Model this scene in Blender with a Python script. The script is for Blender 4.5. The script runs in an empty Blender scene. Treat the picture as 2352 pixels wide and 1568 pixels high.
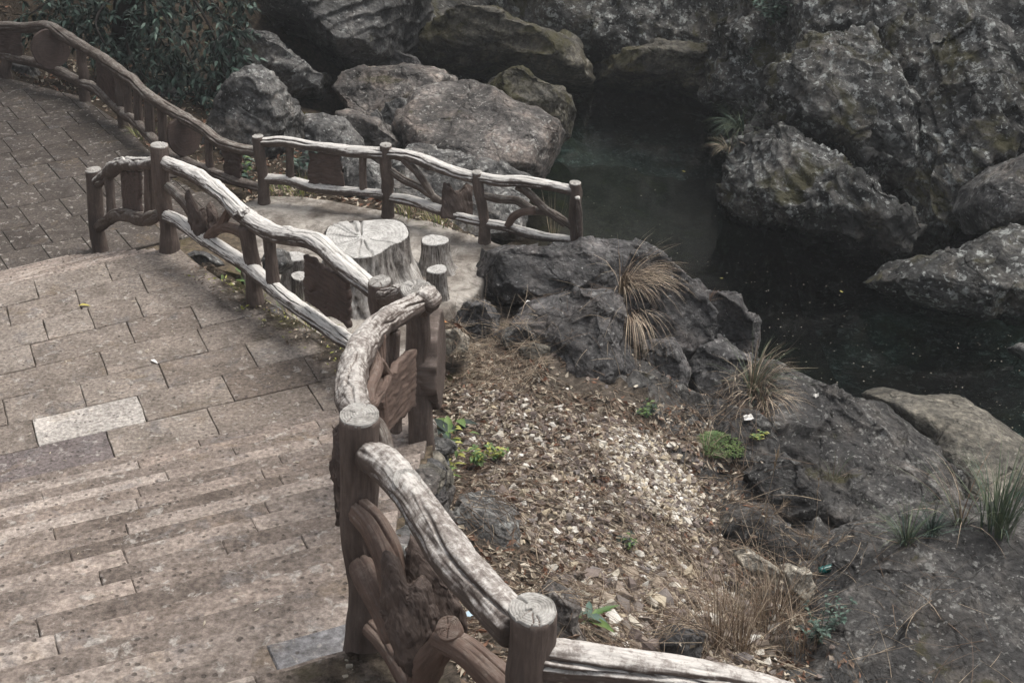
import bpy, bmesh, math, random
import numpy as np
from mathutils import Vector
from mathutils.bvhtree import BVHTree

scene = bpy.context.scene
# ------------------------------------------------------------------ camera
CAMH, PITCH, FPX, W0, H0 = 5.436, math.radians(28.0), 3300.0, 2352.0, 1568.0
cam_data = bpy.data.cameras.new('camera')
cam = bpy.data.objects.new('camera', cam_data)
scene.collection.objects.link(cam)
cam.location = (0, 0, CAMH)
cam.rotation_euler = (math.pi / 2 - PITCH, 0, 0)
cam_data.sensor_width = 36.0
cam_data.lens = FPX / W0 * 36.0
cam_data.clip_start = 0.05
cam_data.clip_end = 500
scene.camera = cam
# ------------------------------------------------------------------ light
SUN_EL, SUN_AZ = math.radians(66), math.radians(62)      # azimuth clockwise from +Y
world = bpy.data.worlds.new('World')
scene.world = world
world.use_nodes = True
wn = world.node_tree
bgn = next(n for n in wn.nodes if n.type == 'BACKGROUND')
sky = wn.nodes.new('ShaderNodeTexSky')
sky.sky_type = 'NISHITA'
sky.sun_disc = False
sky.sun_elevation = SUN_EL
sky.sun_rotation = SUN_AZ
sky.air_density = 1.0
sky.dust_density = 4.0
sky.ozone_density = 1.0
hs = wn.nodes.new('ShaderNodeHueSaturation')          # overcast: the blue of the clear sky mostly veiled
hs.inputs['Saturation'].default_value = 0.22
wn.links.new(sky.outputs[0], hs.inputs['Color'])
wn.links.new(hs.outputs[0], bgn.inputs[0])
bgn.inputs[1].default_value = 0.12
sd = bpy.data.lights.new('sun', 'SUN')
sd.energy = 1.5
sd.angle = math.radians(32)
sd.color = (1.0, 0.93, 0.84)
sun = bpy.data.objects.new('sun', sd)
scene.collection.objects.link(sun)
sdir = Vector((math.sin(SUN_AZ) * math.cos(SUN_EL), math.cos(SUN_AZ) * math.cos(SUN_EL), math.sin(SUN_EL)))
sun.rotation_euler = sdir.to_track_quat('Z', 'Y').to_euler()
sun.location = (0, 0, 30)
vs = scene.view_settings
vs.view_transform = 'Standard'
vs.look = 'None'
vs.exposure = 0.8
vs.gamma = 1.0
vs.use_curve_mapping = False
scene.cycles.use_denoising = True
scene.cycles.use_adaptive_sampling = True
scene.cycles.adaptive_threshold = 0.025
scene.cycles.max_bounces = 5
scene.cycles.diffuse_bounces = 3
scene.cycles.transparent_max_bounces = 8

# ------------------------------------------------------------------ helpers: pixels (2352 x 1568 view of the photo) to places
TH = PITCH
FW = np.array([0, math.cos(TH), -math.sin(TH)])
UP = np.array([0, math.sin(TH), math.cos(TH)])
RT = np.array([1.0, 0, 0])
CP = np.array([0, 0, CAMH])


def ray(u, v):
    return FW + (u - W0 / 2) / FPX * RT + (H0 / 2 - v) / FPX * UP


def at(u, v, y):
    d = ray(u, v)
    return CP + d * (y / d[1])


def atz(u, v, z):
    d = ray(u, v)
    return CP + d * ((z - CAMH) / d[2])


def proj(p):
    q = np.asarray(p, float) - CP
    w = q @ FW
    return W0 / 2 + FPX * (q @ RT) / w, H0 / 2 - FPX * (q @ UP) / w


def pxsize(p):
    return ((np.asarray(p) - CP) @ FW) / FPX


# ------------------------------------------------------------------ helpers: noise
_prng = np.random.RandomState(7)
_perm = _prng.permutation(256)
_perm = np.concatenate([_perm, _perm, _perm])
_g = _prng.normal(size=(256, 3))
_g /= np.linalg.norm(_g, axis=1)[:, None]


_perm = _perm.astype(np.int32)
_gx, _gy, _gz = (np.ascontiguousarray(_g[:, k]).astype(np.float32) for k in range(3))


def noise3(p):
    p = np.asarray(p, float)
    fl = np.floor(p)
    f = (p - fl).astype(np.float32)
    i = fl.astype(np.int32) & 255
    x, y, z = np.ascontiguousarray(f[:, 0]), np.ascontiguousarray(f[:, 1]), np.ascontiguousarray(f[:, 2])
    ix, iy, iz = np.ascontiguousarray(i[:, 0]), np.ascontiguousarray(i[:, 1]), np.ascontiguousarray(i[:, 2])
    u, v, w = (t * t * t * (t * (t * 6 - 15) + 10) for t in (x, y, z))
    out = np.zeros(len(p), np.float32)
    for dx in (0, 1):
        hx = _perm[ix + dx]
        wx = u if dx else 1 - u
        for dy in (0, 1):
            hy = _perm[hx + iy + dy]
            wxy = wx * (v if dy else 1 - v)
            for dz in (0, 1):
                h = _perm[hy + iz + dz]
                out += wxy * (w if dz else 1 - w) * (_gx[h] * (x - dx) + _gy[h] * (y - dy) + _gz[h] * (z - dz))
    return out.astype(float) * 1.5


def fbm(p, o=4, lac=2.03, gain=0.5):
    p = np.asarray(p, float)
    a, s = 1.0, np.zeros(len(p))
    for k in range(o):
        s += a * noise3(p + k * 17.3)
        p = p * lac
        a *= gain
    return s


def ridged(p, o=4, lac=2.1, gain=0.5):
    p = np.asarray(p, float)
    a, s = 1.0, np.zeros(len(p))
    for k in range(o):
        s += a * (1 - 2 * np.abs(noise3(p + k * 11.7)))
        p = p * lac
        a *= gain
    return s


# ------------------------------------------------------------------ helpers: meshes and objects
COL = scene.collection
BASE = {}


def mesh(name, V, F, uv=None, smooth=True, midx=None):
    me = bpy.data.meshes.new(name)
    V = np.asarray(V, np.float32)
    if isinstance(F, np.ndarray):
        F = [F]
    groups = F
    nl = sum(g.size for g in groups)
    nf = sum(len(g) for g in groups)
    me.vertices.add(len(V))
    me.vertices.foreach_set('co', V.ravel())
    me.loops.add(nl)
    me.loops.foreach_set('vertex_index', np.concatenate([g.ravel() for g in groups]).astype(np.int32))
    me.polygons.add(nf)
    tot = np.concatenate([np.full(len(g), g.shape[1], np.int32) for g in groups])
    st = np.concatenate([[0], np.cumsum(tot)[:-1]]).astype(np.int32)
    me.polygons.foreach_set('loop_start', st)
    me.polygons.foreach_set('loop_total', tot)
    me.polygons.foreach_set('use_smooth', np.full(nf, smooth, bool))
    if midx is not None:
        me.polygons.foreach_set('material_index', np.asarray(midx, np.int32))
    if uv is not None:
        l = me.uv_layers.new(name='UVMap')
        idx = np.concatenate([g.ravel() for g in groups])
        l.data.foreach_set('uv', np.asarray(uv, np.float32)[idx].ravel())
    me.update(calc_edges=True)
    me.validate()
    return me


def link(name, me, mat, parent=None, loc=(0, 0, 0)):
    if mat is not None:
        for m in (mat if isinstance(mat, (list, tuple)) else [mat]):
            me.materials.append(m)
    o = bpy.data.objects.new(name, me)
    COL.objects.link(o)
    if parent is not None:
        o.parent = parent
    o.location = loc
    return o


def tag(o, label=None, cat=None, group=None, kind=None):
    if label:
        o['label'] = label
    if cat:
        o['category'] = cat
    if group:
        o['group'] = group
    if kind:
        o['kind'] = kind
    return o


def thing(name, label, cat, loc=(0, 0, 0), group=None):
    o = bpy.data.objects.new(name, None)
    COL.objects.link(o)
    o.location = loc
    o.empty_display_size = 0.2
    BASE[o.name] = np.array(loc, float)
    return tag(o, label, cat, group)


def part(name, V, F, mat, parent, uv=None, smooth=True, midx=None):
    """a mesh given in world coordinates, added under a thing (or under a part of it)"""
    p = parent
    while p.parent is not None:
        p = p.parent
    base = BASE.get(p.name, np.zeros(3))
    return link(name, mesh(name, np.asarray(V) - base, F, uv, smooth, midx), mat, parent)


def solo(name, V, F, mat, label=None, cat=None, group=None, kind=None, uv=None, smooth=True, midx=None, loc=None):
    V = np.asarray(V, float)
    if loc is None:
        loc = np.array([(V[:, 0].min() + V[:, 0].max()) / 2, (V[:, 1].min() + V[:, 1].max()) / 2, V[:, 2].min()])
    o = link(name, mesh(name, V - loc, F, uv, smooth, midx), mat, None, loc)
    BASE[o.name] = np.array(loc, float)
    return tag(o, label, cat, group, kind)


def join(parts):
    """[(V, F)] with equal face width -> one (V, F)"""
    vs_, fs_, n = [], [], 0
    for V, F in parts:
        vs_.append(V)
        fs_.append(np.asarray(F) + n)
        n += len(V)
    return np.concatenate(vs_), np.concatenate(fs_)


# ------------------------------------------------------------------ helpers: materials
class Mat:
    def __init__(self, name, rough=0.85, spec=0.3):
        self.m = bpy.data.materials.new(name)
        self.m.use_nodes = True
        self.nt = self.m.node_tree
        self.b = next(n for n in self.nt.nodes if n.type == 'BSDF_PRINCIPLED')
        self.out = next(n for n in self.nt.nodes if n.type == 'OUTPUT_MATERIAL')
        self.b.inputs['Roughness'].default_value = rough
        self.b.inputs['Specular IOR Level'].default_value = spec
        self.tc = self.nt.nodes.new('ShaderNodeTexCoord')

    def put(self, sock, v):
        if isinstance(v, bpy.types.NodeSocket):
            self.nt.links.new(v, sock)
        elif isinstance(v, (tuple, list)) and len(v) == 3 and sock.type == 'RGBA':
            sock.default_value = (*v, 1)
        else:
            sock.default_value = v

    def node(self, t, **k):
        n = self.nt.nodes.new(t)
        for a, v in k.items():
            setattr(n, a, v)
        return n

    def co(self, which='Object', scale=(1, 1, 1), loc=None):
        n = self.node('ShaderNodeMapping')
        self.nt.links.new(self.tc.outputs[which], n.inputs[0])
        n.inputs['Scale'].default_value = scale
        if loc is not None:
            self.put(n.inputs['Location'], loc)
        return n.outputs[0]

    def noise(self, vec, scale, detail=5, rough=0.55, dist=0.0, col=False):
        n = self.node('ShaderNodeTexNoise')
        self.nt.links.new(vec, n.inputs['Vector'])
        n.inputs['Scale'].default_value = scale
        n.inputs['Detail'].default_value = detail
        n.inputs['Roughness'].default_value = rough
        n.inputs['Distortion'].default_value = dist
        return n.outputs['Color' if col else 0]

    def rnoise(self, vec, scale, detail=6, rough=0.55, lac=2.1, kind='RIDGED_MULTIFRACTAL'):
        n = self.node('ShaderNodeTexNoise', noise_type=kind, normalize=True)
        self.nt.links.new(vec, n.inputs['Vector'])
        n.inputs['Scale'].default_value = scale
        n.inputs['Detail'].default_value = detail
        n.inputs['Roughness'].default_value = rough
        n.inputs['Lacunarity'].default_value = lac
        return n.outputs[0]

    def voro(self, vec, scale, feature='F1', out=0, rand=1.0):
        n = self.node('ShaderNodeTexVoronoi', feature=feature)
        self.nt.links.new(vec, n.inputs['Vector'])
        n.inputs['Scale'].default_value = scale
        n.inputs['Randomness'].default_value = rand
        return n.outputs[out]

    def math(self, op, a, b=None, c=None, clamp=False):
        n = self.node('ShaderNodeMath', operation=op, use_clamp=clamp)
        for s, v in zip(n.inputs, (a, b, c)):
            if v is not None:
                self.put(s, v)
        return n.outputs[0]

    def ss(self, v, lo, hi):
        n = self.node('ShaderNodeMapRange', interpolation_type='SMOOTHSTEP')
        self.put(n.inputs[0], v)
        n.inputs[1].default_value = lo
        n.inputs[2].default_value = hi
        return n.outputs[0]

    def mix(self, f, a, b, mode='MIX'):
        n = self.node('ShaderNodeMix', data_type='RGBA', blend_type=mode)
        self.put(n.inputs[0], f)
        self.put(n.inputs[6], a)
        self.put(n.inputs[7], b)
        return n.outputs[2]

    def ramp(self, v, stops):
        n = self.node('ShaderNodeValToRGB')
        self.put(n.inputs[0], v)
        e = n.color_ramp.elements
        while len(e) < len(stops):
            e.new(0.5)
        for k, (p, c) in enumerate(stops):
            e[k].position = p
            e[k].color = (*c, 1)
        return n.outputs[0]

    def nz(self):
        g = self.node('ShaderNodeNewGeometry')
        s = self.node('ShaderNodeSeparateXYZ')
        self.nt.links.new(g.outputs['Normal'], s.inputs[0])
        return s.outputs[2]

    def rnd(self):
        return self.node('ShaderNodeObjectInfo').outputs['Random']

    def bump(self, h, strength=0.5, dist=0.02, prev=None):
        n = self.node('ShaderNodeBump')
        self.put(n.inputs['Height'], h)
        n.inputs['Strength'].default_value = strength
        n.inputs['Distance'].default_value = dist
        if prev is not None:
            self.nt.links.new(prev, n.inputs['Normal'])
        return n.outputs[0]

    def done(self, col, normal=None, rough=None):
        self.put(self.b.inputs['Base Color'], col)
        if normal is not None:
            self.nt.links.new(normal, self.b.inputs['Normal'])
        if rough is not None:
            self.put(self.b.inputs['Roughness'], rough)
        return self.m


def rock_mat(name, dark, light, lich=0.5, lichcol=(0.36, 0.37, 0.35), moss=0.0, brown=0.25, browncol=(0.13, 0.105, 0.09), spots=0.5, sc=1.0):
    """weathered rock: mottled body, crusts of pale lichen broken into flecks, brown stains, moss on what faces up"""
    m = Mat(name, 0.8, 0.35)
    c = m.co()
    big = m.noise(c, 0.8 * sc, 5, 0.6, 0.4)
    med = m.noise(c, 3.0 * sc, 7, 0.64, 0.3)
    fine = m.noise(c, 15 * sc, 4, 0.66)
    col = m.mix(m.ss(big, 0.36, 0.66), dark, light)
    col = m.mix(m.math('MULTIPLY', m.ss(m.noise(c, 1.5 * sc, 6, 0.65, 0.3), 0.46, 0.64), brown), col, browncol)
    col = m.mix(1.0, col, m.ramp(med, [(0.3, (0.4, 0.4, 0.41)), (0.5, (0.92, 0.92, 0.92)), (0.7, (1.95, 1.93, 1.9))]), 'MULTIPLY')
    col = m.mix(1.0, col, m.ramp(fine, [(0.3, (0.42, 0.42, 0.43)), (0.5, (0.95, 0.95, 0.95)), (0.7, (1.8, 1.8, 1.77))]), 'MULTIPLY')
    zone = m.noise(c, 0.75 * sc, 4, 0.6, 0.5)
    l1 = m.ss(m.noise(c, 8 * sc, 6, 0.7, 0.15), 0.60 - 0.05 * lich, 0.65 - 0.05 * lich)
    l1 = m.math('MULTIPLY', l1, m.ss(zone, 0.50 - 0.14 * lich, 0.66 - 0.14 * lich))
    col = m.mix(m.math('MULTIPLY', l1, 0.75), col, m.mix(fine, tuple(0.6 * x for x in lichcol), tuple(min(1, 1.35 * x) for x in lichcol)))
    l2 = m.ss(m.noise(c, 19 * sc, 2, 0.5, 0.0), 0.69 - 0.06 * spots, 0.73 - 0.06 * spots)
    l2 = m.math('MULTIPLY', l2, m.ss(m.noise(c, 2.1 * sc, 4, 0.6), 0.36, 0.58))
    col = m.mix(m.math('MULTIPLY', l2, 0.55), col, tuple(min(1, x * 1.25) for x in lichcol))
    if moss > 0:
        mm = m.math('MULTIPLY', m.ss(m.noise(c, 1.4 * sc, 8, 0.68, 0.5), 0.63 - 0.2 * moss, 0.71 - 0.16 * moss), m.ss(m.nz(), -0.2, 0.45))
        mc = m.mix(m.noise(c, 22, 6, 0.75), (0.008, 0.009, 0.004), (0.085, 0.075, 0.024))
        col = m.mix(m.math('MULTIPLY', mm, 0.93), col, mc)
    wv = m.node('ShaderNodeVectorMath', operation='MULTIPLY_ADD')
    m.nt.links.new(m.noise(c, 1.1 * sc, 4, 0.6, col=True), wv.inputs[0])
    wv.inputs[1].default_value = (0.55 / sc, 0.55 / sc, 0.55 / sc)
    m.nt.links.new(c, wv.inputs[2])
    crk = m.ss(m.voro(wv.outputs[0], 1.5 * sc, 'DISTANCE_TO_EDGE'), 0.0, 0.035)
    crk2 = m.ss(m.voro(wv.outputs[0], 5.5 * sc, 'DISTANCE_TO_EDGE'), 0.0, 0.05)
    chip = m.voro(wv.outputs[0], 7 * sc, 'F1')
    b1 = m.bump(crk, 0.6, 0.05 / sc)
    b1 = m.bump(m.math('MULTIPLY', crk2, m.ss(zone, 0.4, 0.6)), 0.5, 0.02 / sc, b1)
    b1 = m.bump(chip, 0.5, 0.05 / sc, b1)
    b1 = m.bump(m.noise(c, 9 * sc, 6, 0.68, 0.3), 1.0, 0.06 / sc, b1)
    b2 = m.bump(fine, 0.7, 0.02, b1)
    return m.done(col, b2, m.math('MULTIPLY_ADD', med, 0.35, 0.42))


M = {}
# dark river rock, several characters
M['rock_dark'] = rock_mat('dark_slate_rock', (0.045, 0.044, 0.045), (0.14, 0.135, 0.136), 0.5, (0.36, 0.36, 0.35), 0.12, 0.4, (0.12, 0.10, 0.09), 0.7)
M['rock_slope'] = rock_mat('flecked_slope_rock', (0.030, 0.029, 0.029), (0.086, 0.083, 0.080), 0.65, (0.27, 0.27, 0.255), 0.2, 0.3, (0.085, 0.072, 0.06), 1.1, 1.2)
M['rock_grey'] = rock_mat('grey_lichen_rock', (0.075, 0.074, 0.073), (0.22, 0.215, 0.207), 0.8, (0.46, 0.47, 0.45), 0.15, 0.35, (0.16, 0.135, 0.115), 0.9)
M['rock_brown'] = rock_mat('brown_grey_boulder', (0.08, 0.073, 0.068), (0.20, 0.182, 0.17), 0.6, (0.44, 0.43, 0.40), 0.25, 0.7, (0.17, 0.14, 0.122), 1.0)
M['rock_cliff'] = rock_mat('cliff_rock', (0.034, 0.034, 0.033), (0.12, 0.119, 0.114), 1.05, (0.48, 0.50, 0.48), 0.6, 0.35, (0.10, 0.082, 0.063), 1.1, 0.8)
M['rock_cave'] = rock_mat('weathered_overhang_rock', (0.04, 0.04, 0.04), (0.13, 0.129, 0.126), 0.6, (0.36, 0.37, 0.36), 0.25, 0.3, (0.115, 0.1, 0.09), 0.5, 0.8)
M['rock_ledge'] = rock_mat('mossy_ledge_rock', (0.06, 0.056, 0.047), (0.19, 0.175, 0.14), 0.3, (0.34, 0.34, 0.3), 0.85, 0.4, (0.11, 0.09, 0.06), 0.4)
M['rock_tan'] = rock_mat('tan_water_worn_rock', (0.10, 0.092, 0.076), (0.21, 0.195, 0.165), 0.25, (0.33, 0.32, 0.28), 0.0, 0.3, (0.09, 0.08, 0.06), 0.6)
M['rock_pale'] = rock_mat('pale_broken_stone', (0.22, 0.2, 0.165), (0.48, 0.45, 0.39), 0.2, (0.6, 0.58, 0.54), 0.0, 0.5, (0.30, 0.235, 0.15), 0.1, 2.2)


def gravel_mat(name, stops):
    m = Mat(name, 0.85, 0.25)
    c = m.co()
    col = m.ramp(m.rnd(), stops)
    col = m.mix(0.8, col, m.ramp(m.noise(c, 25, 6, 0.65), [(0.3, (0.55, 0.54, 0.52)), (0.7, (1.35, 1.34, 1.32))]), 'MULTIPLY')
    return m.done(col, m.bump(m.noise(c, 60, 5, 0.6), 0.5, 0.006))


GST = [(0.0, (0.12, 0.095, 0.088)), (0.2, (0.23, 0.19, 0.172)), (0.4, (0.33, 0.275, 0.22)), (0.55, (0.19, 0.175, 0.178)), (0.7, (0.46, 0.39, 0.28)), (0.85, (0.58, 0.55, 0.49)), (1.0, (0.72, 0.70, 0.66))]
M['stone'] = gravel_mat('loose_stone', GST)


def gravel_stuff_mat():
    m = Mat('loose_gravel', 0.85, 0.25)
    n = m.node('ShaderNodeVertexColor', layer_name='tone')
    sep = m.node('ShaderNodeSeparateColor')
    m.nt.links.new(n.outputs[0], sep.inputs[0])
    c = m.co()
    col = m.ramp(sep.outputs[0], GST)
    col = m.mix(0.8, col, m.ramp(m.noise(c, 25, 6, 0.65), [(0.3, (0.55, 0.54, 0.52)), (0.7, (1.35, 1.34, 1.32))]), 'MULTIPLY')
    return m.done(col)


M['gravel'] = gravel_stuff_mat()


def slab_mat(name, c1, c2, c3, pits, sc=1.0):
    """hewn sandstone: tone differs from slab to slab, pitted and stained"""
    m = Mat(name, 0.82, 0.3)
    r = m.rnd()
    cmb = m.node('ShaderNodeCombineXYZ')
    m.put(cmb.inputs[0], m.math('MULTIPLY', r, 37.0))
    m.put(cmb.inputs[1], m.math('MULTIPLY', r, 91.0))
    c = m.co(loc=cmb.outputs[0])
    mid = tuple(0.5 * (a + b) for a, b in zip(c1, c3))
    col = m.ramp(r, [(0.0, c1), (0.17, c3), (0.33, c2), (0.5, mid), (0.66, c1), (0.83, c2), (1.0, c3)])
    stain = m.noise(c, 2.6, 9, 0.7, 0.5)
    col = m.mix(1.0, col, m.ramp(stain, [(0.32, (0.58, 0.56, 0.54)), (0.5, (0.98, 0.98, 0.97)), (0.7, (1.4, 1.39, 1.37))]), 'MULTIPLY')
    col = m.mix(m.math('MULTIPLY', m.ss(m.noise(c, 3.7, 7, 0.72, 0.6), 0.56, 0.64), 0.5), col, (0.15, 0.143, 0.145))
    col = m.mix(m.math('MULTIPLY', m.ss(m.noise(c, 2.1, 6, 0.7, 0.6), 0.57, 0.68), 0.35), col, (0.20, 0.145, 0.09))
    col = m.mix(m.math('MULTIPLY', m.ss(m.noise(c, 11, 6, 0.68, 0.5), 0.575, 0.63), 0.6), col, (0.42, 0.395, 0.365))
    col = m.mix(1.0, col, m.ramp(m.noise(c, 34 * sc, 4, 0.7), [(0.3, (0.48, 0.46, 0.44)), (0.5, (0.97, 0.97, 0.97)), (0.7, (1.6, 1.6, 1.58))]), 'MULTIPLY')
    vo = m.voro(c, 27 * sc)
    vc = m.node('ShaderNodeSeparateColor')
    m.nt.links.new(m.voro(c, 27 * sc, out=1), vc.inputs[0])
    p1 = m.math('MULTIPLY', m.ss(vo, 0.36, 0.18), m.ss(vc.outputs[0], 0.93 - 0.3 * pits, 0.98 - 0.3 * pits))
    col = m.mix(m.math('MULTIPLY', p1, 0.72), col, (0.075, 0.062, 0.054))
    h = m.math('SUBTRACT', m.noise(c, 22 * sc, 9, 0.75), m.math('MULTIPLY', p1, 0.5))
    b = m.bump(h, 0.9, 0.02)
    b = m.bump(m.noise(c, 80 * sc, 4, 0.7), 0.6, 0.007, b)
    return m.done(col, b)


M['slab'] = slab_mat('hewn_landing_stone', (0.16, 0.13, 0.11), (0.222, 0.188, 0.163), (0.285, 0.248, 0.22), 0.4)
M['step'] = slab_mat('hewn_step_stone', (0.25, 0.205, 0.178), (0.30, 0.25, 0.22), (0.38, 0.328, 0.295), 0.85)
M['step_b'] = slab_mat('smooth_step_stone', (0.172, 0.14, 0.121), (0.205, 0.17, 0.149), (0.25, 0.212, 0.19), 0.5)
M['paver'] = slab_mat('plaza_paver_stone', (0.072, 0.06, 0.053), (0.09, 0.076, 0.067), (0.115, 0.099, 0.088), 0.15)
M['slab_pale'] = slab_mat('pale_landing_stone', (0.43, 0.40, 0.375), (0.43, 0.40, 0.375), (0.43, 0.40, 0.375), 0.3)
M['slab_blue'] = slab_mat('blue_grey_stone', (0.215, 0.212, 0.222), (0.235, 0.23, 0.238), (0.27, 0.265, 0.272), 0.3)
M['slab_purple'] = slab_mat('purple_grey_stone', (0.17, 0.145, 0.142), (0.175, 0.148, 0.145), (0.18, 0.15, 0.148), 0.7)


def soil_mat(name, a, b, moss=0.0, mossc=(0.06, 0.055, 0.015), bs=0.02):
    m = Mat(name, 0.95, 0.15)
    c = m.co()
    col = m.mix(m.noise(c, 3, 8, 0.65), a, b)
    col = m.mix(0.9, col, m.ramp(m.noise(c, 16, 5, 0.7), [(0.32, (0.35, 0.34, 0.33)), (0.5, (0.9, 0.9, 0.88)), (0.7, (2.0, 1.95, 1.9))]), 'MULTIPLY')
    if moss:
        col = m.mix(m.math('MULTIPLY', m.ss(m.noise(c, 2.2, 7, 0.65), 0.62 - 0.25 * moss, 0.72 - 0.2 * moss), 0.85), col, mossc)
    return m.done(col, m.bump(m.noise(c, 22, 8, 0.75), 0.9, bs))


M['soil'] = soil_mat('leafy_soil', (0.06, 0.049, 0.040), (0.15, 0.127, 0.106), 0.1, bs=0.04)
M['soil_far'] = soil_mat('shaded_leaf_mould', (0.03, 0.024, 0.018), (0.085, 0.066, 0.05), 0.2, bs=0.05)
M['mortar'] = soil_mat('mossy_mortar', (0.075, 0.06, 0.045), (0.15, 0.12, 0.088), 0.25)
M['dirt'] = soil_mat('damp_dirt_crust', (0.035, 0.027, 0.02), (0.085, 0.066, 0.048), 0.62, (0.052, 0.046, 0.012))
def crust_mat():
    m = Mat('thin_moss_and_dirt', 0.95, 0.1)
    c = m.co()
    col = m.ramp(m.noise(c, 13, 6, 0.72), [(0.35, (0.012, 0.010, 0.008)), (0.5, (0.04, 0.032, 0.025)), (0.68, (0.12, 0.10, 0.078))])
    col = m.mix(m.math('MULTIPLY', m.ss(m.noise(c, 3.2, 6, 0.65), 0.5, 0.62), 0.6), col, (0.034, 0.032, 0.010))
    s = m.node('ShaderNodeSeparateXYZ')
    m.nt.links.new(m.tc.outputs['UV'], s.inputs[0])
    k = m.math('ADD', m.math('MULTIPLY', m.math('SUBTRACT', m.noise(c, 7, 9, 0.75), 0.5), 2.2), m.math('MULTIPLY', m.math('SUBTRACT', 0.55, s.outputs[0]), 1.15))
    m.put(m.b.inputs['Alpha'], m.ss(k, -0.02, 0.75))
    return m.done(col, m.bump(m.noise(c, 40, 6, 0.7), 0.8, 0.012))


M['crust'] = crust_mat()
M['wall_core'] = soil_mat('wall_mortar', (0.06, 0.055, 0.05), (0.14, 0.13, 0.12), 0.2)


def concrete_mat():
    m = Mat('worn_terrace_concrete', 0.8, 0.3)
    c = m.co()
    col = m.mix(m.ss(m.noise(c, 1.3, 7, 0.66, 0.5), 0.4, 0.6), (0.165, 0.142, 0.122), (0.44, 0.41, 0.375))
    col = m.mix(m.math('MULTIPLY', m.ss(m.noise(c, 3.1, 7, 0.7, 0.5), 0.54, 0.62), 0.6), col, (0.12, 0.102, 0.088))
    col = m.mix(0.8, col, m.ramp(m.noise(c, 12, 8, 0.7), [(0.3, (0.65, 0.64, 0.62)), (0.7, (1.25, 1.25, 1.24))]), 'MULTIPLY')
    return m.done(col, m.bump(m.noise(c, 5, 8, 0.65, 0.5), 1.0, 0.08))


M['concrete'] = concrete_mat()


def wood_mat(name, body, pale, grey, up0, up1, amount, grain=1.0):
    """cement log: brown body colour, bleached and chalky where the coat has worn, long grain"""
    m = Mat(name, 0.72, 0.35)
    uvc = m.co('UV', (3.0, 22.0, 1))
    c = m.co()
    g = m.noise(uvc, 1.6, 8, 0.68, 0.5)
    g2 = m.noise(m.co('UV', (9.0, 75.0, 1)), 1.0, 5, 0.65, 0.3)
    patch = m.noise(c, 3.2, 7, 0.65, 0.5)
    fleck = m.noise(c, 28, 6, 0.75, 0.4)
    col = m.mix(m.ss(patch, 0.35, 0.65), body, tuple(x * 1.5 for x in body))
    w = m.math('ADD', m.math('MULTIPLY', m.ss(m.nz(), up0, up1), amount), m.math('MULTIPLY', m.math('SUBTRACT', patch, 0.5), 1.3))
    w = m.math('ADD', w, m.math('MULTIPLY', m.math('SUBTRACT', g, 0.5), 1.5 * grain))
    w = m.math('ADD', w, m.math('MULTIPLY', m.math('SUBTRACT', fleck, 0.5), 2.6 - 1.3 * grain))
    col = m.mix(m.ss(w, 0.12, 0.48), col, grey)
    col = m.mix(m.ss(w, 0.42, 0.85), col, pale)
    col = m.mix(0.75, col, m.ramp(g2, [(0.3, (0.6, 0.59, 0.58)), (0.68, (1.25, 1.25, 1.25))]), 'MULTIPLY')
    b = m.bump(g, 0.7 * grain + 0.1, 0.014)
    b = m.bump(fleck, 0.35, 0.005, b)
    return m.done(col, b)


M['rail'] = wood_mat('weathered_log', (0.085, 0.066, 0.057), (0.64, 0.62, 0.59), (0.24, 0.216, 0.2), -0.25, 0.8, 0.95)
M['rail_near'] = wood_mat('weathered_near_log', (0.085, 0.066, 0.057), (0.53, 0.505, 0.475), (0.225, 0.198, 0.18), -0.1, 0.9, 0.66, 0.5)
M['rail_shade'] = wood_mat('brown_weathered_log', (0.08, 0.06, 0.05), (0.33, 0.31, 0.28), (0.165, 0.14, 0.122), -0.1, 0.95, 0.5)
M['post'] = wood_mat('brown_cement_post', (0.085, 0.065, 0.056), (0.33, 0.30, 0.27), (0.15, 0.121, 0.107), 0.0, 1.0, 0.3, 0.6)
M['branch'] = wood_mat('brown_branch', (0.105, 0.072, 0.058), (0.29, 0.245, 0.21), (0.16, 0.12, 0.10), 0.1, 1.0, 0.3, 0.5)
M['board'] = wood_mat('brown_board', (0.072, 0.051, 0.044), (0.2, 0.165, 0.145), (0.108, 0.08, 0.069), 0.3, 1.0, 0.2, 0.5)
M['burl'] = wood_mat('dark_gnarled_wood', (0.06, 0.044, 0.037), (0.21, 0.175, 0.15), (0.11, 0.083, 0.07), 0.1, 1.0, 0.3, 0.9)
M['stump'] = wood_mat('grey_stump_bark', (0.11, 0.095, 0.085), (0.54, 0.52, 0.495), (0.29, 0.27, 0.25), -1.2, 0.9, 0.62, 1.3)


def cap_mat(name, base, dark):
    m = Mat(name, 0.8, 0.25)
    c = m.co()
    col = m.mix(m.ss(m.noise(c, 9, 7, 0.7, 0.4), 0.3, 0.7), dark, base)
    col = m.mix(0.8, col, m.ramp(m.noise(c, 60, 5, 0.7), [(0.3, (0.6, 0.6, 0.6)), (0.7, (1.3, 1.3, 1.3))]), 'MULTIPLY')
    return m.done(col, m.bump(m.noise(c, 50, 5, 0.65), 0.4, 0.006))


M['cap'] = cap_mat('bleached_cut_end', (0.47, 0.455, 0.43), (0.20, 0.188, 0.172))
M['top'] = cap_mat('bleached_stump_top', (0.56, 0.55, 0.53), (0.31, 0.30, 0.285))


def leaf_mat(name, a, b, trans=0.15, rough=0.55, tone=True):
    m = Mat(name, rough, 0.4)
    c = m.co()
    col = m.mix(m.ss(m.noise(c, 9, 3, 0.6), 0.35, 0.65), a, b)
    m.b.inputs['Subsurface Weight'].default_value = 0.0
    return m.done(col)


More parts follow.
